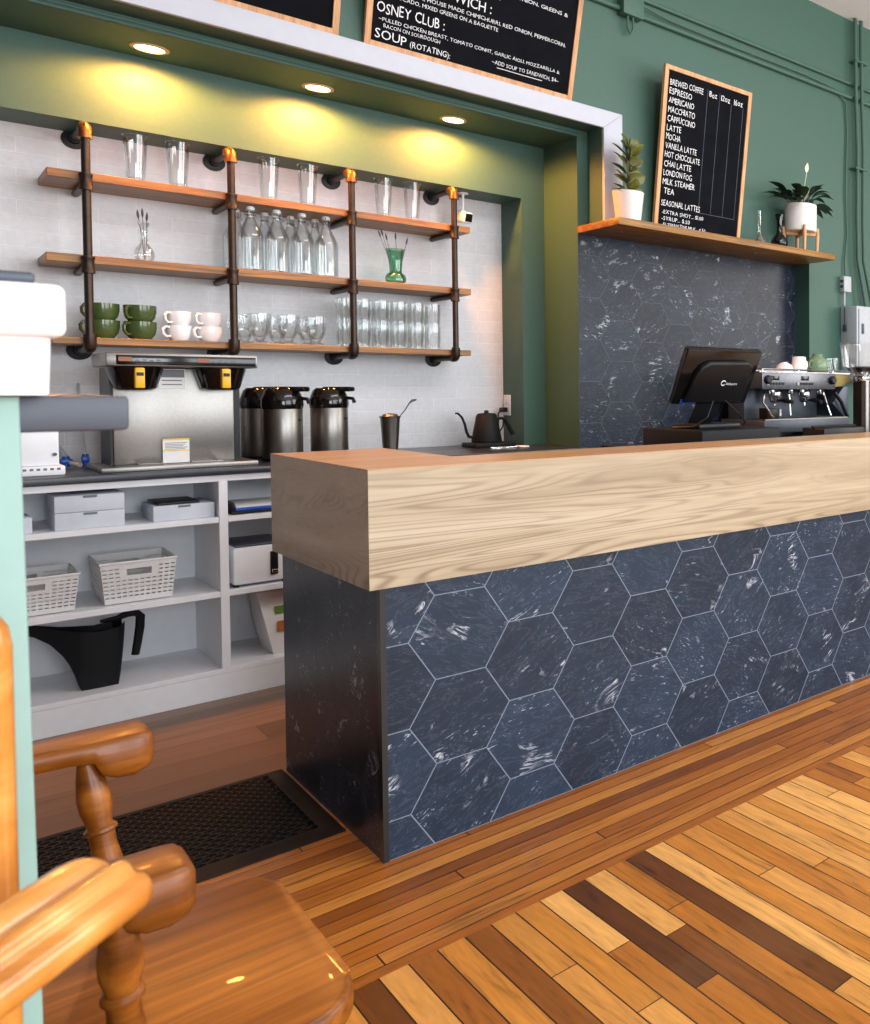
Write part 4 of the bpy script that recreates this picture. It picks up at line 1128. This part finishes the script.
mb = MB(); mb.tube([(0.052, 0, 0.148), (0.080, 0, 0.152), (0.098, 0, 0.145), (0.118, 0, 0.105), (0.140, 0, 0.062)], 0.010, 10, radii=[0.007, 0.008, 0.010, 0.0115, 0.0115]); mb.tube([(0.090, 0, 0.15), (0.086, 0, 0.105), (0.066, 0, 0.075)], 0.004, 8); part('handle', mb, M['black_matt'], kt)
mb = MB()
ol = thing('wall_outlet', 'white power outlet plate on the green cheek beside the kettle', 'outlet', (2.2515, 4.786, 1.128))
mb = MB(); mb.box(-0.006, 0.0, -0.040, 0.040, -0.058, 0.058, bev=0.002); part('plate', mb, M['white'], ol)
mb = MB()
for z in (-0.022, 0.022): mb.box(-0.0075, -0.0055, -0.014, 0.014, z - 0.014, z + 0.014, bev=0.001)
part('socket', mb, M['paper'], ol)
pl = thing('power_cord', 'black kettle plug and cord hanging from the white outlet', 'cord', (2.24, 4.78, 1.10))
mb = MB(); mb.box(-0.035, 0.003, -0.014, 0.014, -0.010, 0.016, bev=0.005); part('plug', mb, M['black'], pl)
mb = MB(); mb.tube([(-0.03, 0, 0.0), (-0.045, 0, -0.02), (-0.05, -0.01, -0.07), (-0.06, -0.03, -0.14), (-0.08, -0.06, -0.180), (-0.10, -0.09, -0.1845)], 0.0045, 8); part('cable', mb, M['black'], pl)
# small flat things near the kettle
tl = thing('scissors', 'small steel scissors lying on the dark worktop beside the kettle', 'scissors', (2.10, 4.42, ZW))
mb = MB(); mb.box(-0.11, 0.03, -0.006, 0.006, 0.0, 0.004, bev=0.001, rot=rotz(0.10)); mb.box(-0.11, 0.03, -0.006, 0.006, 0.004, 0.008, bev=0.001, rot=rotz(-0.12)); part('blade', mb, M['chrome'], tl)
mb = MB()
for s in (-1, 1): mb.tube([(0.055 + 0.024 * math.cos(a), s * 0.020 + 0.014 * math.sin(a), 0.005) for a in [2 * PI * k / 16 for k in range(16)]], 0.004, 6, closed=True)
part('finger_ring', mb, M['paper'], tl)

# ================================================================ POINT OF SALE ON THE STAFF WORKTOP
ZS = 0.9405
dr = thing('cash_drawer', 'black steel cash drawer under the till screen', 'cash drawer', (2.31, 3.015, ZS))
mb = MB(); mb.box(2.100, 2.520, 2.800, 3.220, ZS + 0.004, 1.050, bev=0.004); part('case', mb, M['black_matt'], dr, world=True)
mb = MB(); mb.box(2.112, 2.508, 3.219, 3.226, ZS + 0.014, 1.040, bev=0.002); part('drawer_front', mb, M['black_matt'], dr, world=True)
for x in (2.13, 2.49):
    for y in (2.83, 3.19):
        mb = MB(); mb.lathe([(0.012, 0), (0.012, 0.006)], (x, y, ZS), 12); part('foot', mb, M['rubber'], dr, world=True)
ps_ = thing('till_screen', 'black till touchscreen seen from behind, tilted back on its stand', 'till', (2.285, 3.00, 1.0505))
mb = MB(); mb.box(2.175, 2.395, 2.92, 3.10, 1.0505, 1.072, bev=0.006); part('stand_base', mb, M['black'], ps_, world=True)
mb = MB(); mb.loft([[(2.235, 3.06, 1.070), (2.335, 3.06, 1.070), (2.335, 3.085, 1.070), (2.235, 3.085, 1.070)], [(2.215, 2.985, 1.13), (2.325, 2.985, 1.13), (2.325, 3.015, 1.13), (2.215, 3.015, 1.13)], [(2.215, 2.925, 1.225), (2.325, 2.925, 1.225), (2.325, 2.945, 1.235), (2.215, 2.945, 1.235)]]); part('stand_neck', mb, M['black_matt'], ps_, world=True)
# tilted screen: local frame, bottom edge at y 2.97, z 1.157
T = Matrix.Translation((2.262, 2.970, 1.157)) @ Matrix.Rotation(math.radians(29.0), 4, 'X')
mb = MB(); mb.box(-0.195, 0.195, -0.004, 0.030, 0.0, 0.258, bev=0.008); mb.xf(T); scr = part('screen_housing', mb, M['black_gloss'], ps_, world=True)
mb = MB()
ring_o = [(-0.150, 0.02), (-0.135, 0.150), (-0.115, 0.190), (-0.080, 0.210), (0.120, 0.216), (0.150, 0.195), (0.150, 0.02)]
mb.prism(ring_o, 'y', -0.030, -0.003, bev=0.010, seg=3); mb.xf(T); part('back_hump', mb, M['black'], ps_, world=True)
mb = MB(); mb.box(-0.179, 0.179, 0.0302, 0.0312, 0.018, 0.240); mb.xf(T); part('display', mb, M['black_gloss'], ps_, world=True)
mb = MB(); mb.tube([(0.012 + 0.011 * math.cos(a), -0.0312, 0.118 + 0.011 * math.sin(a)) for a in [0.6 + 5.0 * k / 14 for k in range(15)]], 0.0022, 6)
write(mb.bm, 'linkpos', 0.028, 0.109, 0.018, 0.060, z=-0.0312, jit=0.0); mb.xf(T); part('logo', mb, M['chalk'], ps_, label='white maker logo', world=True, recalc=False)
mb = MB(); mb.box(-0.155, -0.075, -0.0055, -0.0038, 0.006, 0.026); mb.xf(T); part('sticker', mb, M['blue'], ps_, label='small blue sticker', world=True)
mb = MB(); mb.tube([(2.30, 2.94, 1.19), (2.36, 2.90, 1.12), (2.43, 2.93, 1.075), (2.49, 3.02, 1.058)], 0.0035, 6); mb.tube([(2.27, 2.94, 1.19), (2.20, 2.90, 1.10), (2.15, 2.93, 1.062), (2.13, 3.05, 1.056)], 0.0035, 6); part('cable', mb, M['black'], ps_, world=True)
kb = thing('knock_box', 'low black box on the staff worktop in front of the espresso machine', 'box', (3.10, 3.05, ZS))
mb = MB(); mb.box(-0.14, 0.16, -0.08, 0.08, 0.0, 0.085, bev=0.008); part('bin', mb, M['black'], kb)
mb = MB(); mb.tube([(-0.145, 0, 0.088), (0.165, 0, 0.088)], 0.008, 10); part('bar', mb, M['rubber'], kb)
# coffee grinder with clear hopper
gr = thing('coffee_grinder', 'coffee grinder with clear hopper of beans at the right edge', 'grinder', (3.385, 3.11, ZS))
mb = MB(); mb.box(-0.075, 0.10, -0.085, 0.11, 0.0, 0.05, bev=0.01); mb.box(0.02, 0.10, -0.045, 0.09, 0.05, 0.325, bev=0.014); part('body', mb, M['black'], gr)
mb = MB(); mb.lathe([(0.0215, 0.05), (0.0215, 0.325), (0, 0.325)], (-0.028, -0.055, 0), 20); part('dosing_tube', mb, M['steel'], gr)
mb = MB(); mb.lathe([(0.048, 0.322), (0.050, 0.330), (0.050, 0.345), (0.040, 0.352), (0, 0.352)], (0, 0, 0), 24); part('collar', mb, M['chrome'], gr)
mb = MB(); mb.lathe([(0.038, 0.353), (0.060, 0.366), (0.102, 0.400), (0.118, 0.520), (0.122, 0.528), (0.118, 0.528), (0.115, 0.520), (0.099, 0.402), (0.058, 0.369), (0.036, 0.356)], (0, 0, 0), 36, close=True); part('hopper', mb, M['glass'], gr)
mb = MB(); mb.lathe([(0, 0.357), (0.036, 0.359), (0.057, 0.372), (0.086, 0.394), (0.05, 0.399), (0, 0.402)], (0, 0, 0), 30); part('coffee_beans', mb, M['beans'], gr)

# ================================================================ ESPRESSO MACHINE ON THE BACK COUNTER
em = thing('espresso_machine', 'two-group chrome espresso machine below the dark hexagon tiles', 'espresso machine', (3.55, 3.95, ZW))
mb = MB(); mb.box(3.20, 3.90, 3.69, 4.09, 0.965, 1.040, bev=0.006); part('drip_tray', mb, M['darkgrey'], em, world=True)
mb = MB()
for k in range(22): mb.box(3.215 + 0.031 * k, 3.222 + 0.031 * k, 3.70, 3.90, 1.0395, 1.0435)
mb.box(3.21, 3.89, 3.695, 3.705, 1.039, 1.046); part('drip_grate', mb, M['steel'], em, world=True)
mb = MB(); mb.box(3.25, 3.85, 3.93, 4.08, 1.040, 1.225, bev=0.004); part('back_splash', mb, M['darkgrey'], em, world=True)
mb = MB(); mb.box(3.236, 3.838, 3.765, 4.09, 1.222, 1.318, bev=0.006); part('boiler_housing', mb, M['darkgrey'], em, world=True)
mb = MB(); mb.box(3.236, 3.838, 3.752, 3.766, 1.218, 1.320, bev=0.003); part('front_panel', mb, M['darksteel'], em, world=True)
mb = MB(); mb.tube([(3.24, 3.76, 1.336), (3.83, 3.76, 1.336), (3.99, 3.80, 1.336), (3.99, 4.06, 1.336), (3.24, 4.06, 1.336)], 0.005, 8, closed=True)
for x in (3.245, 3.53, 3.825): mb.tube([(x, 3.76, 1.316), (x, 3.76, 1.336)], 0.004, 8)
mb.box(3.236, 3.995, 3.775, 4.08, 1.318, 1.3215); part('cup_rail', mb, M['chrome'], em, world=True)
mb = MB(); mb.prism([(3.845, 1.225), (3.875, 1.318), (3.99, 1.318), (4.03, 1.282), (4.02, 1.262), (3.93, 1.240)], 'y', 3.79, 4.08, bev=0.004); part('end_cheek', mb, M['brass'], em, label='brass-toned end cheek', world=True)
mb = MB(); mb.prism([(3.862, 1.130), (3.965, 1.236), (4.01, 1.236), (4.01, 1.042), (3.965, 1.042)], 'y', 3.80, 4.07, bev=0.003); part('side_wing', mb, M['darkgrey'], em, world=True)
mb = MB(); mb.tube([(3.852, 3.775, 1.20), (3.905, 3.765, 1.14), (3.945, 3.765, 1.07), (3.965, 3.765, 1.045)], 0.013, 10); part('steam_wand_grip', mb, M['black'], em, world=True)
for x in (3.335, 3.575):
    mb = MB(); mb.box(x - 0.03, x + 0.03, 3.7475, 3.7525, 1.272, 1.298, bev=0.001); part('group_display', mb, M['black_gloss'], em, world=True)
    mb = MB()
    for k in range(5): mb.lathe([(0, 0), (0.0085, 0), (0.0085, 0.005), (0, 0.005)], n=12, M=Matrix.Translation((x - 0.035 + 0.024 * k, 3.752, 1.252)) @ Matrix.Rotation(PI / 2, 4, 'X'))
    part('group_button', mb, M['black'], em, world=True)
    mb = MB(); mb.lathe([(0, 0), (0.011, 0), (0.011, 0.005), (0, 0.005)], n=12, M=Matrix.Translation((x - 0.058, 3.752, 1.252)) @ Matrix.Rotation(PI / 2, 4, 'X')); part('indicator_lamp', mb, M['mugsage'], em, world=True)
for x in (3.405, 3.645):
    mb = MB(); mb.lathe([(0.036, 1.165), (0.040, 1.172), (0.040, 1.205), (0.030, 1.222), (0, 1.222)], (x, 3.835, 0), 24)
    gh = part('group_head', mb, M['chrome'], em, world=True)
    mb = MB(); mb.lathe([(0, 1.135), (0.022, 1.138), (0.034, 1.150), (0.036, 1.164), (0, 1.164)], (x, 3.835, 0), 24); mb.tube([(x, 3.835, 1.14), (x, 3.833, 1.120)], 0.008, 10)
    pf = part('portafilter', mb, M['chrome'], gh, world=True)
    mb = MB(); mb.tube([(x, 3.80, 1.155), (x - 0.006, 3.765, 1.155), (x - 0.012, 3.70, 1.148), (x - 0.016, 3.665, 1.142)], 0.013, 12, radii=[0.008, 0.012, 0.014, 0.013]); part('portafilter_handle', mb, M['black'], gh, world=True)
    mb = MB(); mb.lathe([(0.016, 1.180), (0.018, 1.186), (0.018, 1.214), (0.014, 1.218), (0, 1.218)], (x - 0.075, 3.775, 0), 16); mb.lathe([(0.012, 1.186), (0.014, 1.19), (0.014, 1.214), (0, 1.216)], (x + 0.075, 3.775, 0), 16); part('valve_nut', mb, M['chrome'], em, world=True)
for x, s in ((3.275, -1), (3.81, 1)):
    mb = MB(); mb.lathe([(0.020, -0.012), (0.026, -0.008), (0.026, 0.012), (0.018, 0.020), (0, 0.020)], n=20, M=Matrix.Translation((x, 3.750, 1.275)) @ Matrix.Rotation(PI / 2, 4, 'X')); part('steam_knob', mb, M['black'], em, world=True)
for pts in ([(3.30, 3.80, 1.22), (3.275, 3.785, 1.165), (3.262, 3.775, 1.140), (3.278, 3.76, 1.11), (3.315, 3.745, 1.052)], [(3.772, 3.80, 1.22), (3.772, 3.775, 1.16), (3.782, 3.76, 1.10), (3.795, 3.75, 1.055)], [(3.53, 3.85, 1.22), (3.53, 3.84, 1.14), (3.53, 3.835, 1.06)]):
    mb = MB(); mb.tube(pts, 0.0065, 10); part('steam_wand', mb, M['chrome'], em, world=True)
for x in (3.25, 3.85):
    for y in (3.74, 4.05):
        mb = MB(); mb.lathe([(0.022, 0), (0.018, 0.008), (0.014, 0.056)], (x, y, ZW), 14); part('foot', mb, M['chrome'], em, world=True)
mb = MB(); mb.box(3.285, 3.37, 3.76, 3.84, 1.0438, 1.108, bev=0.004); part('drawer', mb, M['black'], em, world=True)
mb = MB(); mb.box(3.375, 3.388, 3.758, 3.764, 1.06, 1.10); part('gauge_plate', mb, M['chrome'], em, world=True)
# cups warming on top
ZT = 1.322
mb = MB(); mb.lathe([(0.055, 0), (0.054, 0.014), (0.046, 0.040), (0.026, 0.056), (0.018, 0.057), (0.018, 0.060), (0, 0.060)], n=28); single('cup', mb, M['mugwhite'], 'white cup upside down on the espresso machine, left of the others', 'cup', (3.480, 3.83, ZT))
t = thing('tall_cup', 'tall white cup upside down on the espresso machine beside the sage jar', 'cup', (3.600, 3.83, ZT))
mb = MB(); mb.lathe([(0.052, 0), (0.050, 0.020), (0.042, 0.094), (0.036, 0.098), (0, 0.098)], n=28); part('body', mb, M['mugwhite'], t)
mb = MB(); mb.tube([(0.045, 0, 0.075), (0.066, 0, 0.068), (0.068, 0, 0.036), (0.049, 0, 0.028)], 0.005, 8); part('handle', mb, M['mugwhite'], t)
t = thing('sage_jar', 'round sage green jar with narrow collar on the espresso machine', 'jar', (3.762, 3.835, ZT))
mb = MB(); mb.lathe([(0, 0), (0.052, 0), (0.064, 0.016), (0.066, 0.050), (0.058, 0.082), (0.038, 0.100), (0.032, 0.104), (0.034, 0.118), (0.030, 0.118), (0.028, 0.104), (0.055, 0.08), (0.061, 0.05), (0, 0.01)], n=32); part('body', mb, M['mugsage'], t)
mb = MB(); mb.tube([(-0.058, -0.01, 0.078), (-0.080, -0.012, 0.066), (-0.080, -0.012, 0.038), (-0.064, -0.01, 0.028)], 0.0045, 8); part('handle', mb, M['mugsage'], t)
t = thing('glass_cup', 'small clear glass cup beside the sage jar on the espresso machine', 'cup', (3.925, 3.86, ZT))
mb = MB(); mb.lathe(glass_prof(0.036, 0.042, 0.098, 0.003, 0.008), n=24); part('bowl', mb, M['glass'], t)
mb = MB(); mb.tube([(-0.040, 0, 0.078), (-0.066, 0, 0.070), (-0.066, 0, 0.038), (-0.039, 0, 0.026)], 0.0045, 8); part('handle', mb, M['glass'], t)
# ================================================================ FOREGROUND: SAGE STAND, BIN, CHAIRS
st = thing('sage_stand', 'sage green upright stand with charcoal ledge at the left edge', 'stand', (0.0, 1.1, 0))
mb = MB(); mb.prism([(-0.36, 0.0), (0.0835, 0.0), (0.0735, 1.2135), (-0.36, 1.2135)], 'y', 1.030, 1.058, bev=0.003); part('front_panel', mb, M['sage'], st, world=True)
mb = MB(); mb.box(-0.36, -0.332, 1.058, 1.46, 0.0, 1.175, bev=0.003); part('side_panel', mb, M['sage'], st, world=True)
mb = MB(); mb.box(-0.36, 0.1460, 1.0585, 1.47, 1.1815, 1.2135, bev=0.004); part('ledge', mb, M['charcoal'], st, label='charcoal stained wooden ledge', world=True)
bn = thing('bin', 'white plastic tub with flared rim and dark lid on the charcoal ledge', 'tub', (-0.05, 1.15, 1.2145))
mb = MB(); mb.loft([[(-0.20, 1.01, 1.2145), (0.0905, 1.01, 1.2145), (0.0905, 1.25, 1.2145), (-0.20, 1.25, 1.2145)], [(-0.21, 1.0, 1.266), (0.0915, 1.0, 1.266), (0.0915, 1.26, 1.266), (-0.21, 1.26, 1.266)]])
bmesh.ops.bevel(mb.bm, geom=[e for e in mb.bm.edges if abs(e.verts[0].co.z - e.verts[1].co.z) > 0.02], offset=0.012, segments=4, profile=0.5, affect='EDGES')
part('tub', mb, M['mugwhite'], bn, world=True)
mb = MB(); mb.box(-0.218, 0.0995, 0.992, 1.268, 1.2625, 1.307, bev=0.007, seg=3); part('rim', mb, M['mugwhite'], bn, world=True)
mb = MB(); mb.box(-0.20, 0.083, 1.01, 1.25, 1.3075, 1.317, bev=0.003); part('lid', mb, M['darkgrey'], bn, label='dark grey lid', world=True)
mb = MB(); mb.lathe([(0.004, 0), (0.004, 0.006), (0.009, 0.009), (0.009, 0.014), (0, 0.016)], (0.052, 1.10, 1.317), 14); part('lid_knob', mb, M['chrome'], bn, world=True)

def turned(mb, a, b, prof, n=18):
    """turned spindle from a to b; prof: (t, radius)"""
    a, b = Vector(a), Vector(b)
    pts = [a + (b - a) * t for t, r in prof]
    mb.tube(pts, 0.01, n, radii=[r for t, r in prof])
VASE = [(0, 0.009), (0.04, 0.011), (0.12, 0.0155), (0.22, 0.0190), (0.30, 0.0185), (0.37, 0.0145), (0.39, 0.0145), (0.405, 0.0185), (0.42, 0.019), (0.435, 0.0150), (0.50, 0.0145), (0.62, 0.0175), (0.78, 0.0225), (0.90, 0.021), (1.0, 0.014)]
LEG = [(0, 0.015), (0.15, 0.023), (0.30, 0.025), (0.38, 0.019), (0.40, 0.025), (0.43, 0.025), (0.45, 0.018), (0.70, 0.023), (0.85, 0.018), (1.0, 0.013)]

# captain's chair, facing the bar
ca = thing('wooden_armchair', 'honey varnished wooden armchair with turned arm posts, facing the bar', 'chair', (0.17, 1.475, 0))
SZ = 0.42
def rr(x0, x1, y0, y1, r0, r1, n=7):
    P = []
    for cx, cy, a0, r in ((x1 - r1, y1 - r1, 0, r1), (x0 + r0, y1 - r0, PI / 2, r0), (x0 + r0, y0 + r0, PI, r0), (x1 - r1, y0 + r1, 1.5 * PI, r1)):
        for k in range(n + 1):
            a = a0 + PI / 2 * k / n
            P.append((cx + r * math.cos(a), cy + r * math.sin(a)))
    return P
mb = MB(); mb.prism(rr(-0.06, 0.395, 1.235, 1.735, 0.06, 0.085), 'z', SZ - 0.042, SZ, bev=0.012, seg=4); part('seat', mb, M['honey'], ca, world=True)
def chair_arm(yc, ztop, xt, mirror=1):
    mb = MB()
    rings = []
    secs = [(-0.075, 0.036, 0.028), (0.05, 0.036, 0.028), (xt - 0.13, 0.037, 0.029), (xt - 0.09, 0.042, 0.030), (xt - 0.068, 0.045, 0.034), (xt - 0.060, 0.046, 0.054), (xt - 0.045, 0.046, 0.063), (xt - 0.025, 0.046, 0.065), (xt - 0.010, 0.043, 0.058), (xt - 0.003, 0.036, 0.046), (xt, 0.024, 0.030)]
    for x, hw, th in secs:
        zc = ztop - th / 2
        if x > xt - 0.02: zc = ztop - 0.030
        ring = []
        for k in range(16):
            a = 2 * PI * k / 16
            ca_, sa_ = math.cos(a), math.sin(a)
            q = 0.30
            ring.append((x, yc + hw * math.copysign(abs(ca_) ** q, ca_), zc + th / 2 * math.copysign(abs(sa_) ** q, sa_)))
        rings.append(ring)
    mb.loft(rings)
    part('arm', mb, M['honey'], ca, world=True, angle=50)
chair_arm(1.742, 0.700, 0.256)
chair_arm(1.238, 0.695, 0.214)
mb = MB(); turned(mb, (0.180, 1.722, 0.674), (0.212, 1.690, SZ - 0.005), VASE); part('arm_post', mb, M['honey'], ca, world=True)
mb = MB(); turned(mb, (0.147, 1.205, 0.668), (0.162, 1.262, SZ - 0.005), VASE); part('arm_post', mb, M['honey'], ca, world=True)
for x, y in ((0.34, 1.28), (0.34, 1.66), (0.0, 1.28), (0.0, 1.66)):
    mb = MB(); turned(mb, (x, y, SZ - 0.03), (x + (0.03 if x > 0.2 else -0.05), y + (0.03 if y > 1.4 else -0.03), 0.0), LEG); part('leg', mb, M['honey'], ca, world=True)
for y in (1.27, 1.36, 1.475, 1.59, 1.68):
    mb = MB(); turned(mb, (-0.045, y, SZ - 0.005), (-0.075, y, 0.80), [(0, 0.009), (0.3, 0.012), (0.6, 0.012), (1, 0.008)], 10); part('back_spindle', mb, M['honey'], ca, world=True)
mb = MB(); mb.box(-0.110, -0.062, 1.205, 1.775, 0.660, 0.698, bev=0.010, seg=3); part('arm_bow', mb, M['honey'], ca, world=True)
mb = MB(); mb.box(-0.092, -0.062, 1.235, 1.715, 0.795, 0.865, bev=0.010, seg=3); part('crest_rail', mb, M['honey'], ca, world=True)
mb = MB(); mb.tube([(0.355, 1.265, 0.20), (0.355, 1.675, 0.20)], 0.011, 10); part('stretcher', mb, M['honey'], ca, world=True)

# taller chair right in front of the camera: only the arm end and one back post are in the picture
cb = thing('tall_wooden_chair', 'blurred light wooden tall chair with fluted arm, nearest at lower left', 'chair', (-0.06, 0.68, 0))
D = Vector((0.697, 0.717, 0)); N = Vector((-0.717, 0.697, 0))
Tp = Vector((0.0862, 0.742, 0.9035))
sec = []
lobes = [(0.010, -0.002, 0.0175, 0.0200), (-0.0130, 0.000, 0.0095, 0.0150), (-0.0255, -0.006, 0.0085, 0.0110), (-0.004, -0.008, 0.022, 0.013)]
for k in range(48):
    t_ = 2 * PI * k / 48
    dx, dy = math.cos(t_), math.sin(t_)
    ox, oy = -0.005, -0.006
    best = 0.004
    for cx_, cy_, ra, rb in lobes:
        A = (dx / ra) ** 2 + (dy / rb) ** 2
        B = 2 * ((ox - cx_) * dx / ra ** 2 + (oy - cy_) * dy / rb ** 2)
        Cc = ((ox - cx_) / ra) ** 2 + ((oy - cy_) / rb) ** 2 - 1
        dd = B * B - 4 * A * Cc
        if dd > 0: best = max(best, (-B + math.sqrt(dd)) / (2 * A))
    sec.append((ox + dx * best, oy + dy * best))
rings = []
for s, k in ((-0.42, 1.0), (-0.2, 1.0), (-0.06, 1.0), (-0.014, 1.0), (-0.006, 0.94), (-0.001, 0.80), (0.0015, 0.5)):
    rings.append([tuple(Tp + D * s + N * (a * k) + Vector((0, 0, b * k))) for a, b in sec])
mb = MB(); mb.loft(rings); part('fluted_arm', mb, M['honey_light'], cb, world=True, angle=40)
def post(p, z0, z1, r=0.017):
    mb = MB(); mb.lathe([(0.012, z0), (r, z0 + 0.02), (r, z1 - 0.025), (r * 0.9, z1 - 0.012), (r * 0.6, z1 - 0.002), (0, z1)], (p.x, p.y, 0), 20)
    return mb
p1_ = Vector((0.0345, 0.806, 0)); p2_ = p1_ + N * 0.17
part('back_post', post(p1_, 0.63, 1.076), M['honey_light'], cb, world=True)
part('back_post', post(p2_, 0.63, 1.076), M['honey_light'], cb, world=True)
mb = MB()
q0, q1 = p1_ + N * 0.01, p2_ - N * 0.01
mb.tube([q0 + Vector((0, 0, 0.98)), q1 + Vector((0, 0, 0.98))], 0.012, 10); part('back_rail', mb, M['honey_light'], cb, world=True)
c0 = Tp + N * 0.0; c0.z = 0
seat = [c0 + D * 0.03 - N * 0.02, c0 + D * 0.03 + N * 0.27, c0 - D * 0.34 + N * 0.27, c0 - D * 0.34 - N * 0.02]
mb = MB(); mb.prism([(v.x, v.y) for v in seat], 'z', 0.60, 0.64, bev=0.006); part('seat', mb, M['honey_light'], cb, world=True)
for v, w_ in zip(seat, (Vector((-0.02, 0, 0)), Vector((0, -0.03, 0)), Vector((0.03, 0, 0)), Vector((0, 0.03, 0)))):
    c = sum(seat, Vector()) / 4; d = (v - c).normalized()
    a = v - d * 0.045
    mb = MB(); turned(mb, (a.x, a.y, 0.605), (a.x + d.x * 0.03, a.y + d.y * 0.03, 0.0), LEG); part('leg', mb, M['honey_light'], cb, world=True)
a = c0 - D * 0.30
mb = MB(); turned(mb, (a.x, a.y, 0.862), (a.x, a.y, 0.63), VASE); part('arm_post', mb, M['honey_light'], cb, world=True)
a = c0 + N * 0.06
mb = MB(); mb.tube([(Tp.x - D.x * 0.05, Tp.y - D.y * 0.05, 0.874), (p1_.x, p1_.y, 0.864)], 0.006, 10); part('arm_stub', mb, M['honey_light'], cb, world=True)
# ================================================================ LIGHT AND CAMERA
for i, (x, w1) in enumerate([(0.697, 'leftmost'), (1.262, 'middle'), (1.837, 'rightmost')]):
    t = thing('recessed_downlight', 'warm recessed downlight in the green soffit, %s of three' % w1, 'light', (x, 4.446, 2.563))
    mb = MB(); mb.lathe([(0.046, -0.0005), (0.060, -0.0005), (0.060, -0.004), (0.046, -0.006)], n=32, close=True); part('trim_ring', mb, M['lampring'], t)
    mb = MB(); mb.lathe([(0, -0.0025), (0.046, -0.0025)], n=32, cap0=False, cap1=False); part('lamp_face', mb, M['lamp'], t)
    L = bpy.data.lights.new('downlight', 'SPOT'); L.energy = 60; L.color = (1.0, 0.36, 0.075); L.spot_size = math.radians(174); L.spot_blend = 0.3; L.shadow_soft_size = 0.045
    lo = bpy.data.objects.new('downlight', L); COL.objects.link(lo); lo.location = (x, 4.446, 2.54)
w = bpy.data.worlds.new('world'); SC.world = w; w.use_nodes = True
bg = w.node_tree.nodes['Background']; bg.inputs[0].default_value = (0.80, 0.90, 1.0, 1); bg.inputs[1].default_value = 0.6
def area(name, loc, target, sx, sy, e, col):
    L = bpy.data.lights.new(name, 'AREA'); L.shape = 'RECTANGLE'; L.size = sx; L.size_y = sy; L.energy = e; L.color = col
    o = bpy.data.objects.new(name, L); COL.objects.link(o); o.location = loc
    o.rotation_euler = (Vector(target) - Vector(loc)).to_track_quat('-Z', 'Y').to_euler()
    return o
area('window_daylight', (4.3, -3.6, 2.0), (1.8, 3.0, 0.9), 4.5, 2.8, 270, (0.92, 0.96, 1.0))
area('front_window_daylight', (0.2, -3.7, 1.7), (0.35, 4.2, 0.6), 1.8, 2.2, 150, (0.90, 0.95, 1.0))
area('ceiling_fill', (2.7, 1.4, 3.75), (1.9, 3.4, 0), 3.2, 0.8, 80, (0.95, 0.97, 1.0))  # added fill lamp without a fixture, lifts the aisle and cabinets
area('side_window_daylight', (7.0, 0.2, 2.2), (1.5, 2.6, 0.8), 2.4, 2.2, 120, (1.0, 0.96, 0.90))
cam = bpy.data.cameras.new('camera'); co = bpy.data.objects.new('camera', cam); COL.objects.link(co)
F, YAW, PIT, ROL, CY, CX = 844.451, .6893632, -.02596032, .00063458, 411.065, 906.998
fw = Vector((math.cos(YAW) * math.cos(PIT), math.sin(YAW) * math.cos(PIT), math.sin(PIT)))
r = Vector((math.sin(YAW), -math.cos(YAW), 0)); u = r.cross(fw)
r2 = r * math.cos(ROL) + u * math.sin(ROL); u2 = -r * math.sin(ROL) + u * math.cos(ROL)
co.matrix_world = Matrix(((r2.x, u2.x, -fw.x, 0), (r2.y, u2.y, -fw.y, 0), (r2.z, u2.z, -fw.z, 1.22), (0, 0, 0, 1)))
cam.sensor_fit = 'HORIZONTAL'; cam.sensor_width = 36; cam.lens = F * 36 / 870
cam.shift_x = (435 - CX) / 870; cam.shift_y = (CY - 512) / 870
cam.clip_start = 0.02
cam.dof.use_dof = True; cam.dof.focus_distance = 3.2; cam.dof.aperture_fstop = 12
SC.camera = co
vs = SC.view_settings
vs.view_transform = 'Standard'; vs.look = 'None'; vs.gamma = 1.0; vs.use_curve_mapping = False; vs.exposure = 0.0
SC.cycles.use_denoising = True
SC.cycles.max_bounces = 8; SC.cycles.transparent_max_bounces = 40; SC.cycles.sample_clamp_indirect = 6.0
